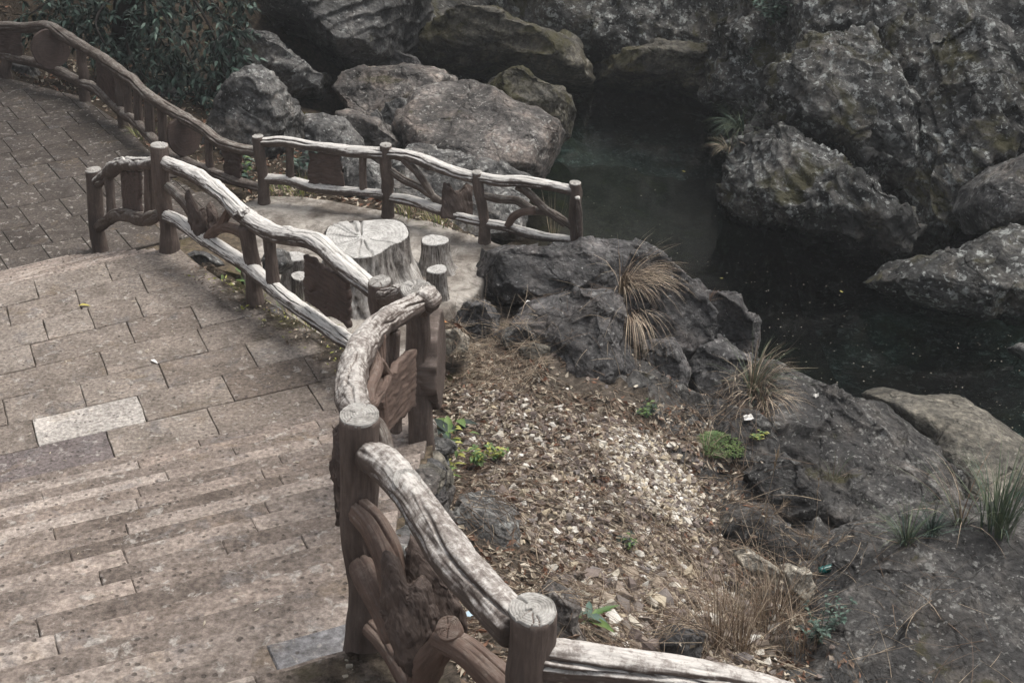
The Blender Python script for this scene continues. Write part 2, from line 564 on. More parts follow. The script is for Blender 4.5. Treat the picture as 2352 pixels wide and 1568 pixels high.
M['leaf_dark'] = leaf_mat('dark_evergreen_leaf', (0.012, 0.021, 0.016), (0.032, 0.05, 0.04), rough=0.75)
M['leaf_olive'] = leaf_mat('olive_leaf', (0.03, 0.036, 0.014), (0.075, 0.08, 0.03))
M['leaf_green'] = leaf_mat('fresh_green_leaf', (0.06, 0.12, 0.03), (0.12, 0.18, 0.05))
M['leaf_yellow'] = leaf_mat('yellow_green_leaf', (0.22, 0.24, 0.05), (0.32, 0.32, 0.08))
M['leaf_blue'] = leaf_mat('blue_green_leaf', (0.045, 0.085, 0.065), (0.09, 0.14, 0.11))
M['grass_dry'] = leaf_mat('dry_grass', (0.27, 0.21, 0.145), (0.50, 0.41, 0.31), rough=0.7)
M['grass_brown'] = leaf_mat('brown_dead_grass', (0.10, 0.07, 0.05), (0.22, 0.155, 0.11), rough=0.75)
M['grass_green'] = leaf_mat('grey_green_grass', (0.07, 0.10, 0.06), (0.15, 0.18, 0.11), rough=0.6)
M['twig'] = leaf_mat('dry_twig', (0.04, 0.03, 0.025), (0.17, 0.13, 0.10), rough=0.8)
M['litter1'] = leaf_mat('dead_leaf_brown', (0.11, 0.078, 0.055), (0.24, 0.175, 0.13), rough=0.8)
M['litter2'] = leaf_mat('dead_leaf_pale', (0.36, 0.31, 0.24), (0.55, 0.49, 0.40), rough=0.8)
M['litter3'] = leaf_mat('dead_leaf_red_brown', (0.13, 0.065, 0.042), (0.26, 0.14, 0.09), rough=0.8)
M['yellow'] = leaf_mat('yellow_fallen_leaf', (0.40, 0.34, 0.08), (0.5, 0.45, 0.14), rough=0.6)
M['white'] = leaf_mat('white_scrap', (0.62, 0.6, 0.56), (0.75, 0.74, 0.72), rough=0.7)
M['orange'] = leaf_mat('orange_peel', (0.65, 0.22, 0.03), (0.8, 0.42, 0.1), rough=0.6)
M['mask_blue'] = leaf_mat('pale_blue_fabric', (0.35, 0.5, 0.62), (0.55, 0.68, 0.78), rough=0.8)
M['bark'] = wood_mat('dark_tree_bark', (0.022, 0.018, 0.015), (0.07, 0.06, 0.05), (0.04, 0.034, 0.03), 0.2, 1.0, 0.2, 1.0)


def bottle_mat():
    m = Mat('teal_plastic', 0.15, 0.5)
    m.b.inputs['Transmission Weight'].default_value = 0.55
    return m.done((0.01, 0.19, 0.18))


M['teal'] = bottle_mat()


def water_mat():
    m = bpy.data.materials.new('dark_creek_water')
    m.use_nodes = True
    nt = m.node_tree
    nt.nodes.clear()
    out = nt.nodes.new('ShaderNodeOutputMaterial')
    tr = nt.nodes.new('ShaderNodeBsdfTransparent')
    gl = nt.nodes.new('ShaderNodeBsdfGlossy')
    gl.inputs['Roughness'].default_value = 0.06
    gl.inputs['Color'].default_value = (1, 1, 1, 1)
    fr = nt.nodes.new('ShaderNodeFresnel')
    fr.inputs['IOR'].default_value = 1.33
    tc = nt.nodes.new('ShaderNodeTexCoord')
    no = nt.nodes.new('ShaderNodeTexNoise')
    no.inputs['Scale'].default_value = 2.2
    no.inputs['Detail'].default_value = 4
    nt.links.new(tc.outputs['Object'], no.inputs['Vector'])
    bu = nt.nodes.new('ShaderNodeBump')
    bu.inputs['Strength'].default_value = 0.12
    bu.inputs['Distance'].default_value = 0.05
    nt.links.new(no.outputs[0], bu.inputs['Height'])
    nt.links.new(bu.outputs[0], gl.inputs['Normal'])
    nt.links.new(bu.outputs[0], fr.inputs['Normal'])
    mx = nt.nodes.new('ShaderNodeMixShader')
    nt.links.new(fr.outputs[0], mx.inputs[0])
    nt.links.new(tr.outputs[0], mx.inputs[1])
    nt.links.new(gl.outputs[0], mx.inputs[2])
    nt.links.new(mx.outputs[0], out.inputs['Surface'])
    ab = nt.nodes.new('ShaderNodeVolumeAbsorption')
    ab.inputs['Color'].default_value = (0.40, 0.58, 0.55, 1)
    ab.inputs['Density'].default_value = 0.9
    nt.links.new(ab.outputs[0], out.inputs['Volume'])
    return m


M['water'] = water_mat()

# ================================================================== SETTING
rng = np.random.RandomState(11)
WATER_Z, PLAZA_Z, TERR_Z = -3.2, -1.45, -1.5
E2 = np.array([0.91, 0.414]) / math.hypot(0.91, 0.414)       # along the step edges
N2 = np.array([-E2[1], E2[0]])                                # down the flight, away from the camera
A0 = atz(773, 937, 0.107)[:2]                                  # a point on the lowest nosing
Q0 = A0 @ N2
# right-hand edge of the upper landing, the flight and the lower landing (x, y)
EDGE = np.array([(1.9, 2.55), (0.20, 3.0), (-0.44, 4.05), (-0.55, 5.0), (-0.56, 6.3), (-0.5, 7.7), (-0.83, 9.25), (-1.22, 9.85), (-2.05, 10.8), (-3.02, 12.0), (-3.1, 12.2)])
EQ, ES = EDGE @ N2, EDGE @ E2
NSTEP, RISE, TREAD = 18, 1.92 / 18, 4.65 / 17
TOPZ = NSTEP * RISE


def s_right(q):
    return np.interp(q, EQ, ES)


def sq(s, q):
    p = E2 * s + N2 * q
    return p


# ------------------------------------------------------------------ terrain
CTRL = [(-.4, 2.5, 1.2), (-.3, 4, .95), (-.15, 5.9, .45), (-.35, 8.4, -.4), (-.5, 9.5, -.9), (.27, 6.4, .1), (.38, 8.2, -.6), (1.04, 8.4, -1.0), (.84, 6.7, -.4),
        (1.5, 7.5, -1.0), (.83, 10.4, -1.25), (.2, 10.5, -1.1), (-.2, 11.5, -1.3), (.5, 12.7, -1.45), (-.6, 13, -1.55), (1.5, 9.8, -1.55), (2.0, 11.5, -1.9),
        (2.7, 9.9, -2.3), (1.5, 13, -2.0), (2.2, 14, -2.7), (.3, 15.3, -1.9), (1.2, 15.6, -2.6), (1.5, 4, .2), (3, 4, -.5), (3, 6.5, -1.4), (3.5, 8.5, -2.2), (5, 9, -2.8),
        (4, 11, -2.9), (6, 6, -2), (1.9, 17.4, -3.5), (3.1, 15.4, -3.4), (4.4, 14.3, -3.4), (5.6, 12.8, -3.4), (4, 17, -4.4), (6, 15, -4.6), (3, 20, -4.5), (2, 24, -4.3), (8, 13, -4.3), (1, 22, -3.8),
        (-1, 17.6, -2.0), (.3, 17.2, -2.9), (-2, 20, -2.7), (0, 21, -3.4), (-3.5, 19, -1.9), (-4, 22, -2.1), (-2, 25, -3.2), (-6, 24, -1.9), (-8, 24, -1.9), (-9, 21.5, -1.8), (-11, 21, -1.75), (-7, 22, -1.8), (-5, 28, .5), (-10, 28, 3), (0, 31, -2),
        (5, 33, -2), (0, 27.5, -3.5), (2.5, 27.5, -3.9), (-5, 17, -1.75), (-3, 14, -1.75), (-7, 19, -1.75), (-8, 14, -1.9), (-1.5, 15, -1.75), (-.8, 16, -1.8), (-3.2, 16.8, -1.75), (-1.6, 12.2, -1.45), (-2.2, 12.6, -1.5),
        (6, 19, -4.6), (9, 18, -4), (8, 24, -4), (12, 20, -3), (12, 12, -3), (10, 9, -2.6), (14, 26, 0), (10, 30, 0), (-13.5, 20, 0), (-10.5, 17, -1.75), (-10, 10, -.8), (-5, 7, -.8), (-3, 5, -.8), (-3, 9, -.8), (-8, 3, -.8), (-3.5, 12, -1.6), (-5, 11, -1.6), (-1.6, 10.2, -1.2),
        (-1.2, 6, -.2), (-1.2, 3, .3), (-16, 35, 12), (0, 42, 12), (18, 38, 14), (24, 18, 10), (-20, 15, 8), (0, -2, .5), (8, 0, -.5), (-10, -3, -.8), (16, 4, 2)]
CT = np.array(CTRL, float)


def _k(d2):
    return -np.sqrt(d2 + 0.35 ** 2)


_A = _k(((CT[:, None, :2] - CT[None, :, :2]) ** 2).sum(2))
_w = np.linalg.solve(_A + 1e-6 * np.eye(len(CT)), CT[:, 2] - CT[:, 2].mean())


def cells(P, seed):
    """broken faces: every cell of a random lattice gets its own small tilt and offset"""
    rs = np.random.RandomState(seed)
    rt = rs.uniform(0.12, 0.88, (4096, 3))
    tl = rs.normal(0, 1, (4096, 3))
    of = rs.uniform(-1, 1, 4096)
    i0 = np.floor(P - 0.5).astype(np.int64)
    best = np.full(len(P), 9e9)
    out = np.zeros(len(P))
    for dx in (0, 1):
        for dy in (0, 1):
            for dz in (0, 1):
                c = i0 + (dx, dy, dz)
                h = (c[:, 0] * 73856093 ^ c[:, 1] * 19349663 ^ c[:, 2] * 83492791) & 4095
                v = P - (c + rt[h])
                d2 = (v * v).sum(1)
                m = d2 < best
                best[m] = d2[m]
                hm = h[m]
                out[m] = 0.45 * of[hm] + 0.75 * (tl[hm] * v[m]).sum(1)
    return out


ROCKLINE = np.array([(-20, 3.0), (3.6, 2.6), (6.0, 2.05), (7.5, 1.85), (9.0, 1.85), (10.0, 1.65), (11.0, 1.5), (12.0, 1.15), (13.0, 0.75), (14.0, 0.45), (15.2, 0.25), (16.2, -0.2), (60, -0.2)])


def rockmask(x, y):
    p3 = np.stack([x, y, np.zeros_like(x)], 1)
    d = x - np.interp(y, ROCKLINE[:, 0], ROCKLINE[:, 1]) + 0.35 * fbm(p3 * 1.6 + 21, 3)
    return np.clip(d / 0.22, 0, 1) * np.clip((17.5 - y) / 0.5, 0, 1)


def ground(x, y):
    x = np.asarray(x, float).ravel()
    y = np.asarray(y, float).ravel()
    P = np.stack([x, y], 1)
    z = np.zeros(len(P))
    for k in range(0, len(P), 20000):
        z[k:k + 20000] = _k(((P[k:k + 20000, None, :] - CT[None, :, :2]) ** 2).sum(2)) @ _w
    z += CT[:, 2].mean()
    p3 = np.stack([x, y, np.zeros_like(x)], 1)
    bank = np.clip((x + 0.9) / 0.5, 0, 1) * np.clip((15 - y) / 1.5, 0, 1)
    z += bank * (0.10 * fbm(p3 * 1.1, 3) + 0.045 * fbm(p3 * 4.5 + 5, 4))
    rm_ = rockmask(x, y)
    if rm_.max() > 0:
        k = rm_ > 0
        pk = np.stack([x[k], y[k], z[k] * 0.6], 1)
        z[k] += rm_[k] * (0.09 + 0.16 * cells(pk * 1.1 + 3, 91) + 0.07 * cells(pk * 3.1 + 7, 92) + 0.12 * fbm(pk * 0.9, 3))
    far = np.clip((y - 17.5) / 3, 0, 1)
    z += far * 0.25 * fbm(p3 * 0.8 + 9, 4)
    return z


def axis(*seg):
    return np.unique(np.concatenate([np.arange(a, b, d) for a, b, d in seg]).round(4))


gx = axis((-34, -12, 0.6), (-12, -3.8, 0.2), (-3.8, 6.2, 0.064), (6.2, 34, 0.6))
gy = axis((-14, 2.6, 0.6), (2.6, 16, 0.064), (16, 27, 0.15), (27, 60, 0.6))
GX, GY = np.meshgrid(gx, gy)
TZ = ground(GX, GY)
TV = np.stack([GX.ravel(), GY.ravel(), TZ], 1)
nx, ny = len(gx), len(gy)
ii = (np.arange(ny - 1)[:, None] * nx + np.arange(nx - 1)[None, :]).ravel()
TF = np.stack([ii, ii + 1, ii + nx + 1, ii + nx], 1)
tc_ = TV[TF].mean(1)
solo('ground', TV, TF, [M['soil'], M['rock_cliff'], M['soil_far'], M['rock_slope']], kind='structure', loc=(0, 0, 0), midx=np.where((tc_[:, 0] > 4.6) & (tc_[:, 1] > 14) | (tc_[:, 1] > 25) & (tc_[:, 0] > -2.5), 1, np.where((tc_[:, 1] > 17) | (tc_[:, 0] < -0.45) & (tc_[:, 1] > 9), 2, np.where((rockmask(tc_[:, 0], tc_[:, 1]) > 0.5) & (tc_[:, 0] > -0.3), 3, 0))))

# ------------------------------------------------------------------ water: a closed body so that depth darkens it
wx0, wx1, wy0, wy1 = -1.5, 14, 9.5, 31
wn_, wm_ = 2, 2
V = np.array([(wx0, wy0, WATER_Z), (wx1, wy0, WATER_Z), (wx1, wy1, WATER_Z), (wx0, wy1, WATER_Z), (wx0, wy0, -7), (wx1, wy0, -7), (wx1, wy1, -7), (wx0, wy1, -7)])
F = np.array([(0, 1, 2, 3), (7, 6, 5, 4), (0, 4, 5, 1), (1, 5, 6, 2), (2, 6, 7, 3), (3, 7, 4, 0)])
solo('water', V, F, M['water'], kind='structure', smooth=False, loc=(0, 0, 0))


# ------------------------------------------------------------------ hewn slabs
def slab_mesh(c4, ztop, thick, jit=0.006, bev=0.012, k=3):
    """c4: four corners (x, y) counter-clockwise; a block with worn, slightly wavy edges and chamfered arris"""
    c4 = np.asarray(c4, float)
    ring = []
    for a in range(4):
        p, q = c4[a], c4[(a + 1) % 4]
        for j in range(k):
            t = j / k
            ring.append(p + (q - p) * t)
    ring = np.array(ring)
    n = len(ring)
    cen = ring.mean(0)
    ring = ring + rng.normal(0, jit, ring.shape)
    d = cen - ring
    d /= np.linalg.norm(d, axis=1)[:, None]
    zt = ztop + rng.normal(0, 0.002)
    tilt = rng.normal(0, 0.003, 2)
    zof = (ring - cen) @ tilt
    r1 = np.column_stack([ring, zof + zt - bev * rng.uniform(0.6, 1.5, n)])
    inn = ring + d * bev * rng.uniform(0.7, 1.6, n)[:, None]
    r2 = np.column_stack([inn, zof + zt])
    r0 = np.column_stack([ring, np.full(n, ztop - thick)])
    V = np.concatenate([r0, r1, r2])
    q = []
    for a in range(n):
        b = (a + 1) % n
        q.append((a, b, n + b, n + a))
        q.append((n + a, n + b, 2 * n + b, 2 * n + a))
    top = np.array([[2 * n + a for a in range(n)]])
    return V, [np.array(q), top]


def slab(name, parent, c4, ztop, thick, mat, **k):
    V, F = slab_mesh(c4, ztop, thick, **k)
    return part(name, V, F, mat, parent, smooth=False)


def prism(poly, z0, z1):
    """solid from a polygon; z0/z1 may be arrays"""
    poly = np.asarray(poly, float)
    n = len(poly)
    V = np.concatenate([np.column_stack([poly, np.full(n, z0)]), np.column_stack([poly, np.full(n, z1)])])
    q = np.array([(a, (a + 1) % n, n + (a + 1) % n, n + a) for a in range(n)])
    return V, [q, np.array([[n + a for a in range(n)]]), np.array([[n - 1 - a for a in range(n)]])]


S_LEFT = -7.6
# core of the flight: one stepped solid per tread joined into one body
cores = []
for k in range(1, NSTEP + 1):
    qa, qb = Q0 - TREAD * k, Q0 - TREAD * (k - 1) - 0.02
    z = RISE * k - 0.035
    if k == NSTEP:
        qa = EQ[0] - 1.0
    qs = [qa] + [q for q in sorted(EQ) if qa < q < qb] + [qb]
    poly = [sq(S_LEFT, qa)] + [sq(s_right(q) + 0.02, q) for q in qs] + [sq(S_LEFT, qb)]
    poly = np.array(poly)
    cores.append((poly, z))
Vs, Fq, Fn, n0 = [], [], [], 0
flight = bpy.data.objects.new('stone_steps', None)
V0, F0 = None, None
allV, allF = [], []
for poly, z in cores:
    n = len(poly)
    v = np.concatenate([np.column_stack([poly, np.full(n, -0.9)]), np.column_stack([poly, np.full(n, z)])])
    off = sum(len(a) for a in allV)
    allV.append(v)
    for a in range(n):
        allF.append((off + a, off + (a + 1) % n, off + n + (a + 1) % n))
        allF.append((off + a, off + n + (a + 1) % n, off + n + a))
    for a in range(1, n - 1):
        allF.append((off + n, off + n + a, off + n + a + 1))
bpy.data.objects.remove(flight)
STEPS = solo('stone_steps', np.concatenate(allV), np.array(allF), M['mortar'], kind='structure', smooth=False, loc=(0, 0, 0))
BASE[STEPS.name] = np.zeros(3)
for k in range(1, NSTEP + 1):
    qa, qb = Q0 - TREAD * k - 0.005, Q0 - TREAD * (k - 1)
    s = S_LEFT + rng.uniform(0, 0.6)
    smx = min(s_right(qa), s_right(qb))
    while s < smx - 0.05:
        L = rng.uniform(0.6, 1.5)
        e = s + L
        if e > smx - 0.35:
            ea, eb = s_right(qa) - 0.02, s_right(qb) - 0.02
        else:
            ea = eb = e
        gp = 0.0015
        wob = rng.uniform(-0.003, 0.003)
        r = rng.uniform()
        mt = M['slab_blue'] if r > 0.96 else (M['slab_pale'] if r < 0.012 else (M['step_b'] if (k % 2 and r < 0.85) or r < 0.14 else M['step']))
        slab('step_slab', STEPS, [sq(s + gp, qa + gp), sq(ea - gp, qa + gp), sq(eb - gp, qb + wob), sq(s + gp, qb + wob)], RISE * k, 0.125, mt, jit=0.0012, bev=0.006, k=4)
        s = max(ea, eb) if e > smx - 0.35 else e
        if e > smx - 0.35:
            break
# rows of the upper landing behind the top step
q = Q0 - TREAD * NSTEP
for row in range(6):
    qb, qa = q - 0.01, q - 0.42
    q = qa
    s = S_LEFT + rng.uniform(0, 0.8)
    for _ in range(20):
        smx = min(s_right(qa), s_right(qb), 1.6)
        e = s + rng.uniform(0.7, 1.2)
        if e > smx - 0.3:
            ea, eb = min(s_right(qa), 1.7) - 0.03, min(s_right(qb), 1.7) - 0.03
            if ea > s + 0.1 and eb > s + 0.1:
                slab('paving_slab', STEPS, [sq(s + .006, qa + .006), sq(ea, qa + .006), sq(eb, qb), sq(s + .006, qb)], TOPZ, 0.12, M['step_b'] if s > -1.4 else M['step'], k=4)
            break
        slab('paving_slab', STEPS, [sq(s + .006, qa + .006), sq(e - .006, qa + .006), sq(e - .006, qb), sq(s + .006, qb)], TOPZ, 0.12, M['step_b'] if s > -1.4 else M['step'], k=4)
        s = e

# ------------------------------------------------------------------ lower landing: rows that fan a little, joints as in the photograph
FE = np.array([0.83, 0.556]) / math.hypot(0.83, 0.556)
FO = np.array([-2.74, 12.36])
nearL, nearR = A0 + N2 * 0.0 - E2 * 4.6, A0 + E2 * 1.4
farL, farR = FO - FE * 4.6, FO + FE * 1.4


def seg_x(p, q, a, b):
    """parameter along p->q where it meets the segment a-b, or None"""
    d, e = q - p, b - a
    den = d[0] * e[1] - d[1] * e[0]
    if abs(den) < 1e-9:
        return None
    t = ((a[0] - p[0]) * e[1] - (a[1] - p[1]) * e[0]) / den
    s = ((a[0] - p[0]) * d[1] - (a[1] - p[1]) * d[0]) / den
    return t if -1e-6 <= s <= 1 + 1e-6 else None


def row_line(t):
    L, R = nearL + (farL - nearL) * t, nearR + (farR - nearR) * t
    ts = [seg_x(L, R, EDGE[i], EDGE[i + 1]) for i in range(len(EDGE) - 1)]
    ts = [x for x in ts if x is not None]
    return L, R, (max(ts) if ts else 0.78)


NROW = 8
JOINTS = [[254, 490, 725], [80, 326, 524, 714], [12, 190, 375, 577], [238, 465], [75, 300, 450], [104, 210, 320], [20, 180, 330], [83, 249]]
NAMES = {(0, 0): 'slab_purple', (1, 1): 'slab_pale', (0, 2): 'slab'}
lines = [row_line(0.045 + 0.955 * i / NROW) for i in range(NROW + 1)]
hid = row_line(-0.06)                                        # the strip tucked under the lowest step
poly = [hid[0]] + [L + (R - L) * m for L, R, m in [hid] + lines] + [lines[-1][0]]
V, F = prism(np.array(poly), -1.8, -0.03)
LAND = solo('stone_landing', V, F, M['mortar'], kind='structure', smooth=False, loc=(0, 0, 0))
BASE[LAND.name] = np.zeros(3)
for i in range(NROW):
    La, Ra, ma = lines[i]
    Lb, Rb, mb = lines[i + 1]
    ms = []
    for u in JOINTS[i]:
        lo, hi = 0.0, 1.0
        for _ in range(40):
            mid = (lo + hi) / 2
            p = (La + (Ra - La) * mid + Lb + (Rb - Lb) * mid) / 2
            if proj((*p, 0))[0] < u:
                lo = mid
            else:
                hi = mid
        ms.append(lo)
    first = ms[0]
    while first > 0.17:
        first -= rng.uniform(0.13, 0.17)
        ms.insert(0, first)
    ms = [0.0] + ms
    while min(ma, mb) - ms[-1] > 0.24:
        ms.append(ms[-1] + rng.uniform(0.13, 0.18))
    ms = [m for m in ms if m < min(ma, mb) - 0.02]
    nleft = len(ms) - len(JOINTS[i]) - 1
    for j, m0 in enumerate(ms):
        if j + 1 < len(ms):
            a1 = b1 = ms[j + 1]
        else:
            a1, b1 = ma - 0.004, mb - 0.004
        g = 0.0006
        key = (i, j - max(0, nleft))
        c4 = [La + (Ra - La) * (m0 + g), La + (Ra - La) * (a1 - g), Lb + (Rb - Lb) * (b1 - g), Lb + (Rb - Lb) * (m0 + g)]
        c4 = np.array(c4)
        c4[:2] += N2 * 0.003
        c4[2:] -= N2 * 0.003
        slab('paving_slab', LAND, c4, 0.0, 0.06, M[NAMES.get(key, 'slab')], jit=0.002, bev=0.005, k=4)

# ------------------------------------------------------------------ flight down from the landing to the plaza
FN = np.array([-FE[1], FE[0]])
NF = 12
fallV, fallF = [], []
FAR0 = lines[-1][0] * 0 + FO
fr = (lines[-1][0] + (lines[-1][1] - lines[-1][0]) * lines[-1][2] - FO) @ FE - 0.12
for k in range(NF):
    z = -RISE * (k + 1) * (1.45 / (NF * RISE)) - 0.03
    pa = [FO + FN * (0.3 * k - 0.03) + FE * s for s in (-4.7, fr)] + [FO + FN * (0.3 * (k + 1) + 0.05) + FE * s for s in (fr, -4.7)]
    pa = np.array(pa)
    n = 4
    v = np.concatenate([np.column_stack([pa, np.full(n, -2.2)]), np.column_stack([pa, np.full(n, z)])])
    off = sum(len(a) for a in fallV)
    fallV.append(v)
    for a in range(n):
        fallF.append((off + a, off + (a + 1) % n, off + n + (a + 1) % n, off + n + a))
    fallF.append((off + n, off + n + 1, off + n + 2, off + n + 3))
LSTEP = solo('lower_steps', np.concatenate(fallV), np.array(fallF), M['mortar'], kind='structure', smooth=False, loc=(0, 0, 0))
BASE[LSTEP.name] = np.zeros(3)
for k in range(NF - 1):
    z = -(1.45 / NF) * (k + 1)
    s = -4.6 + rng.uniform(0, 0.4)
    while s < fr - 0.05:
        e = s + rng.uniform(0.7, 1.2)
        if e > fr - 0.3:
            e = fr
        q0, q1 = 0.3 * k, 0.3 * (k + 1) + 0.01
        slab('step_slab', LSTEP, [FO + FN * q0 + FE * (s + .005), FO + FN * q0 + FE * (e - .005), FO + FN * q1 + FE * (e - .005), FO + FN * q1 + FE * (s + .005)], z, 0.12, M['step'], k=3)
        s = e

# ------------------------------------------------------------------ plaza of square pavers
PB = FO + FN * (0.3 * (NF - 1) + 0.02)
edge_px = [(-420, 150), (-200, 160), (0, 175), (185, 222), (285, 288), (350, 352), (430, 425), (560, 478)]
PEDGE = np.array([atz(u, v, PLAZA_Z)[:2] for u, v in edge_px])
pcore = [PB + FE * -6.5, PB + FE * 0.3] + [np.array((-3.05, 14.6))] + [p for p in PEDGE[::-1]] + [PEDGE[0] + np.array((-3, -2)), PB + FE * -9]
V, F = prism(np.array(pcore), -2.3, PLAZA_Z - 0.03)
PLZ = solo('plaza', V, F, M['mortar'], kind='structure', smooth=False, loc=(0, 0, 0))
BASE[PLZ.name] = np.zeros(3)
PQ, PS = (PEDGE - PB) @ FN, (PEDGE - PB) @ FE
PE = np.array([0.86, 0.51]); PE /= np.linalg.norm(PE)
PN = np.array([-PE[1], PE[0]])


def inside(p, poly):
    c = False
    n = len(poly)
    for i in range(n):
        a, b = poly[i], poly[(i + 1) % n]
        if (a[1] > p[1]) != (b[1] > p[1]) and p[0] < (b[0] - a[0]) * (p[1] - a[1]) / (b[1] - a[1]) + a[0]:
            c = not c
    return c


def clip_poly(c4, p, q):
    """keep the part of a polygon left of p->q"""
    out = []
    d = q - p
    nrm = np.array([-d[1], d[0]])
    n = len(c4)
    for i in range(n):
        a, b = c4[i], c4[(i + 1) % n]
        sa, sb = (a - p) @ nrm, (b - p) @ nrm
        if sa >= 0:
            out.append(a)
        if sa * sb < 0:
            out.append(a + (b - a) * (sa / (sa - sb)))
    return out


def poly_slab(name, parent, poly, ztop, thick, mat):
    poly = np.array(poly)
    n = len(poly)
    cen = poly.mean(0)
    d = cen - poly
    inn = poly + d / np.linalg.norm(d, axis=1)[:, None] * 0.012
    zt = ztop + rng.normal(0, 0.003)
    V = np.concatenate([np.column_stack([poly, np.full(n, ztop - thick)]), np.column_stack([poly, np.full(n, zt - 0.009)]), np.column_stack([inn, np.full(n, zt)])])
    q_ = []
    for a in range(n):
        b = (a + 1) % n
        q_ += [(a, b, n + b, n + a), (n + a, n + b, 2 * n + b, 2 * n + a)]
    return part(name, V, [np.array(q_), np.array([[2 * n + a for a in range(n)]])], mat, parent, smooth=False)


pcp = np.array(pcore)
ROWH = 0.66
for cy in range(-1, 15):
    y = cy * ROWH
    x0 = -6.8 + rng.uniform(0, 0.4)
    while x0 < 3.2:
        L = rng.uniform(0.40, 0.54)
        g = 0.003
        c4 = [PB + PE * (x0 + g) + PN * (y + g), PB + PE * (x0 + L - g) + PN * (y + g), PB + PE * (x0 + L - g) + PN * (y + ROWH - g), PB + PE * (x0 + g) + PN * (y + ROWH - g)]
        x0 += L
        pl = [np.array(c) for c in c4]
        pl = clip_poly(pl, PB + FE * -20, PB + FE * 20)
        for i in range(len(PEDGE) - 1):
            if len(pl) < 3:
                break
            cc = np.mean(pl, 0)
            # clip only by the edge segments nearby
            a, b = PEDGE[i], PEDGE[i + 1]
            t = (cc - a) @ (b - a) / ((b - a) @ (b - a))
            if -0.15 <= t <= 1.15:
                pl = clip_poly(pl, b, a)
        if len(pl) < 3:
            continue
        cc = np.mean(pl, 0)
        if not inside(cc, pcp):
            continue
        if (max(np.array(pl)[:, 0]) - min(np.array(pl)[:, 0])) < 0.08:
            continue
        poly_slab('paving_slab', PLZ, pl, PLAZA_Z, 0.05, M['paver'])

# ------------------------------------------------------------------ concrete terrace with the stump table
tpx = [(540, 470), (600, 452), (700, 452), (800, 468), (885, 488), (985, 508), (1060, 535), (1120, 552), (1170, 572), (1160, 596), (1120, 640), (1085, 680), (1010, 720)]
TP = [atz(u, v, TERR_Z)[:2] for u, v in tpx] + [np.array((-1.05, 12.6)), np.array((-2.0, 12.9)), np.array((-2.9, 14.3)), np.array((-3.4, 15.8))]
TP = np.array(TP)
cen = TP.mean(0)
res = []
for i in range(len(TP)):
    for t in (0, 0.25, 0.5, 0.75):
        res.append(TP[i] + (TP[(i + 1) % len(TP)] - TP[i]) * t)
res = np.array(res)
na, nr = len(res), 26
V, uvq = [], []
for j in range(nr):
    f_ = 1 - (j / nr) ** 1.2
    V.append(np.column_stack([cen + (res - cen) * f_, np.zeros(na)]))
V = np.concatenate(V + [np.array([[*cen, 0]])])
V[:, 2] = TERR_Z + 0.03 * fbm(V * [1.4, 1.4, 1], 4) + 0.022 * ridged(V * [2.2, 2.2, 1], 3) - 0.01
V[:na, :2] += 0.03 * np.column_stack([fbm(V[:na] * 3, 2), fbm(V[:na] * 3 + 9, 2)])
V[:na, 2] -= 0.03
q_ = []
for j in range(nr - 1):
    for a in range(na):
        q_.append((j * na + a, j * na + (a + 1) % na, (j + 1) * na + (a + 1) % na, (j + 1) * na + a))
tri = np.array([((nr - 1) * na + a, (nr - 1) * na + (a + 1) % na, nr * na) for a in range(na)])
skirt = V[:na].copy()
skirt[:, 2] = -2.6
off = len(V)
V = np.concatenate([V, skirt])
q_ += [(off + a, off + (a + 1) % na, (a + 1) % na, a) for a in range(na)]
solo('terrace', V, [np.array(q_), tri], M['concrete'], kind='structure', loc=(0, 0, 0))


# ------------------------------------------------------------------ boulders and cliffs
_ico = {}


def ico(sub):
    if sub not in _ico:
        bm = bmesh.new()
        bmesh.ops.create_icosphere(bm, subdivisions=sub, radius=1.0)
        v = np.array([x.co[:] for x in bm.verts])
        f = np.array([[x.index for x in p.verts] for p in bm.faces])
        bm.free()
        _ico[sub] = (v, f)
    return _ico[sub]


def vnormals(P, F):
    n = np.cross(P[F[:, 1]] - P[F[:, 0]], P[F[:, 2]] - P[F[:, 0]])
    vn = np.zeros_like(P)
    for k in range(3):
        for ax in range(3):
            vn[:, ax] += np.bincount(F[:, k], n[:, ax], len(P))
    return vn / (np.linalg.norm(vn, axis=1)[:, None] + 1e-12)


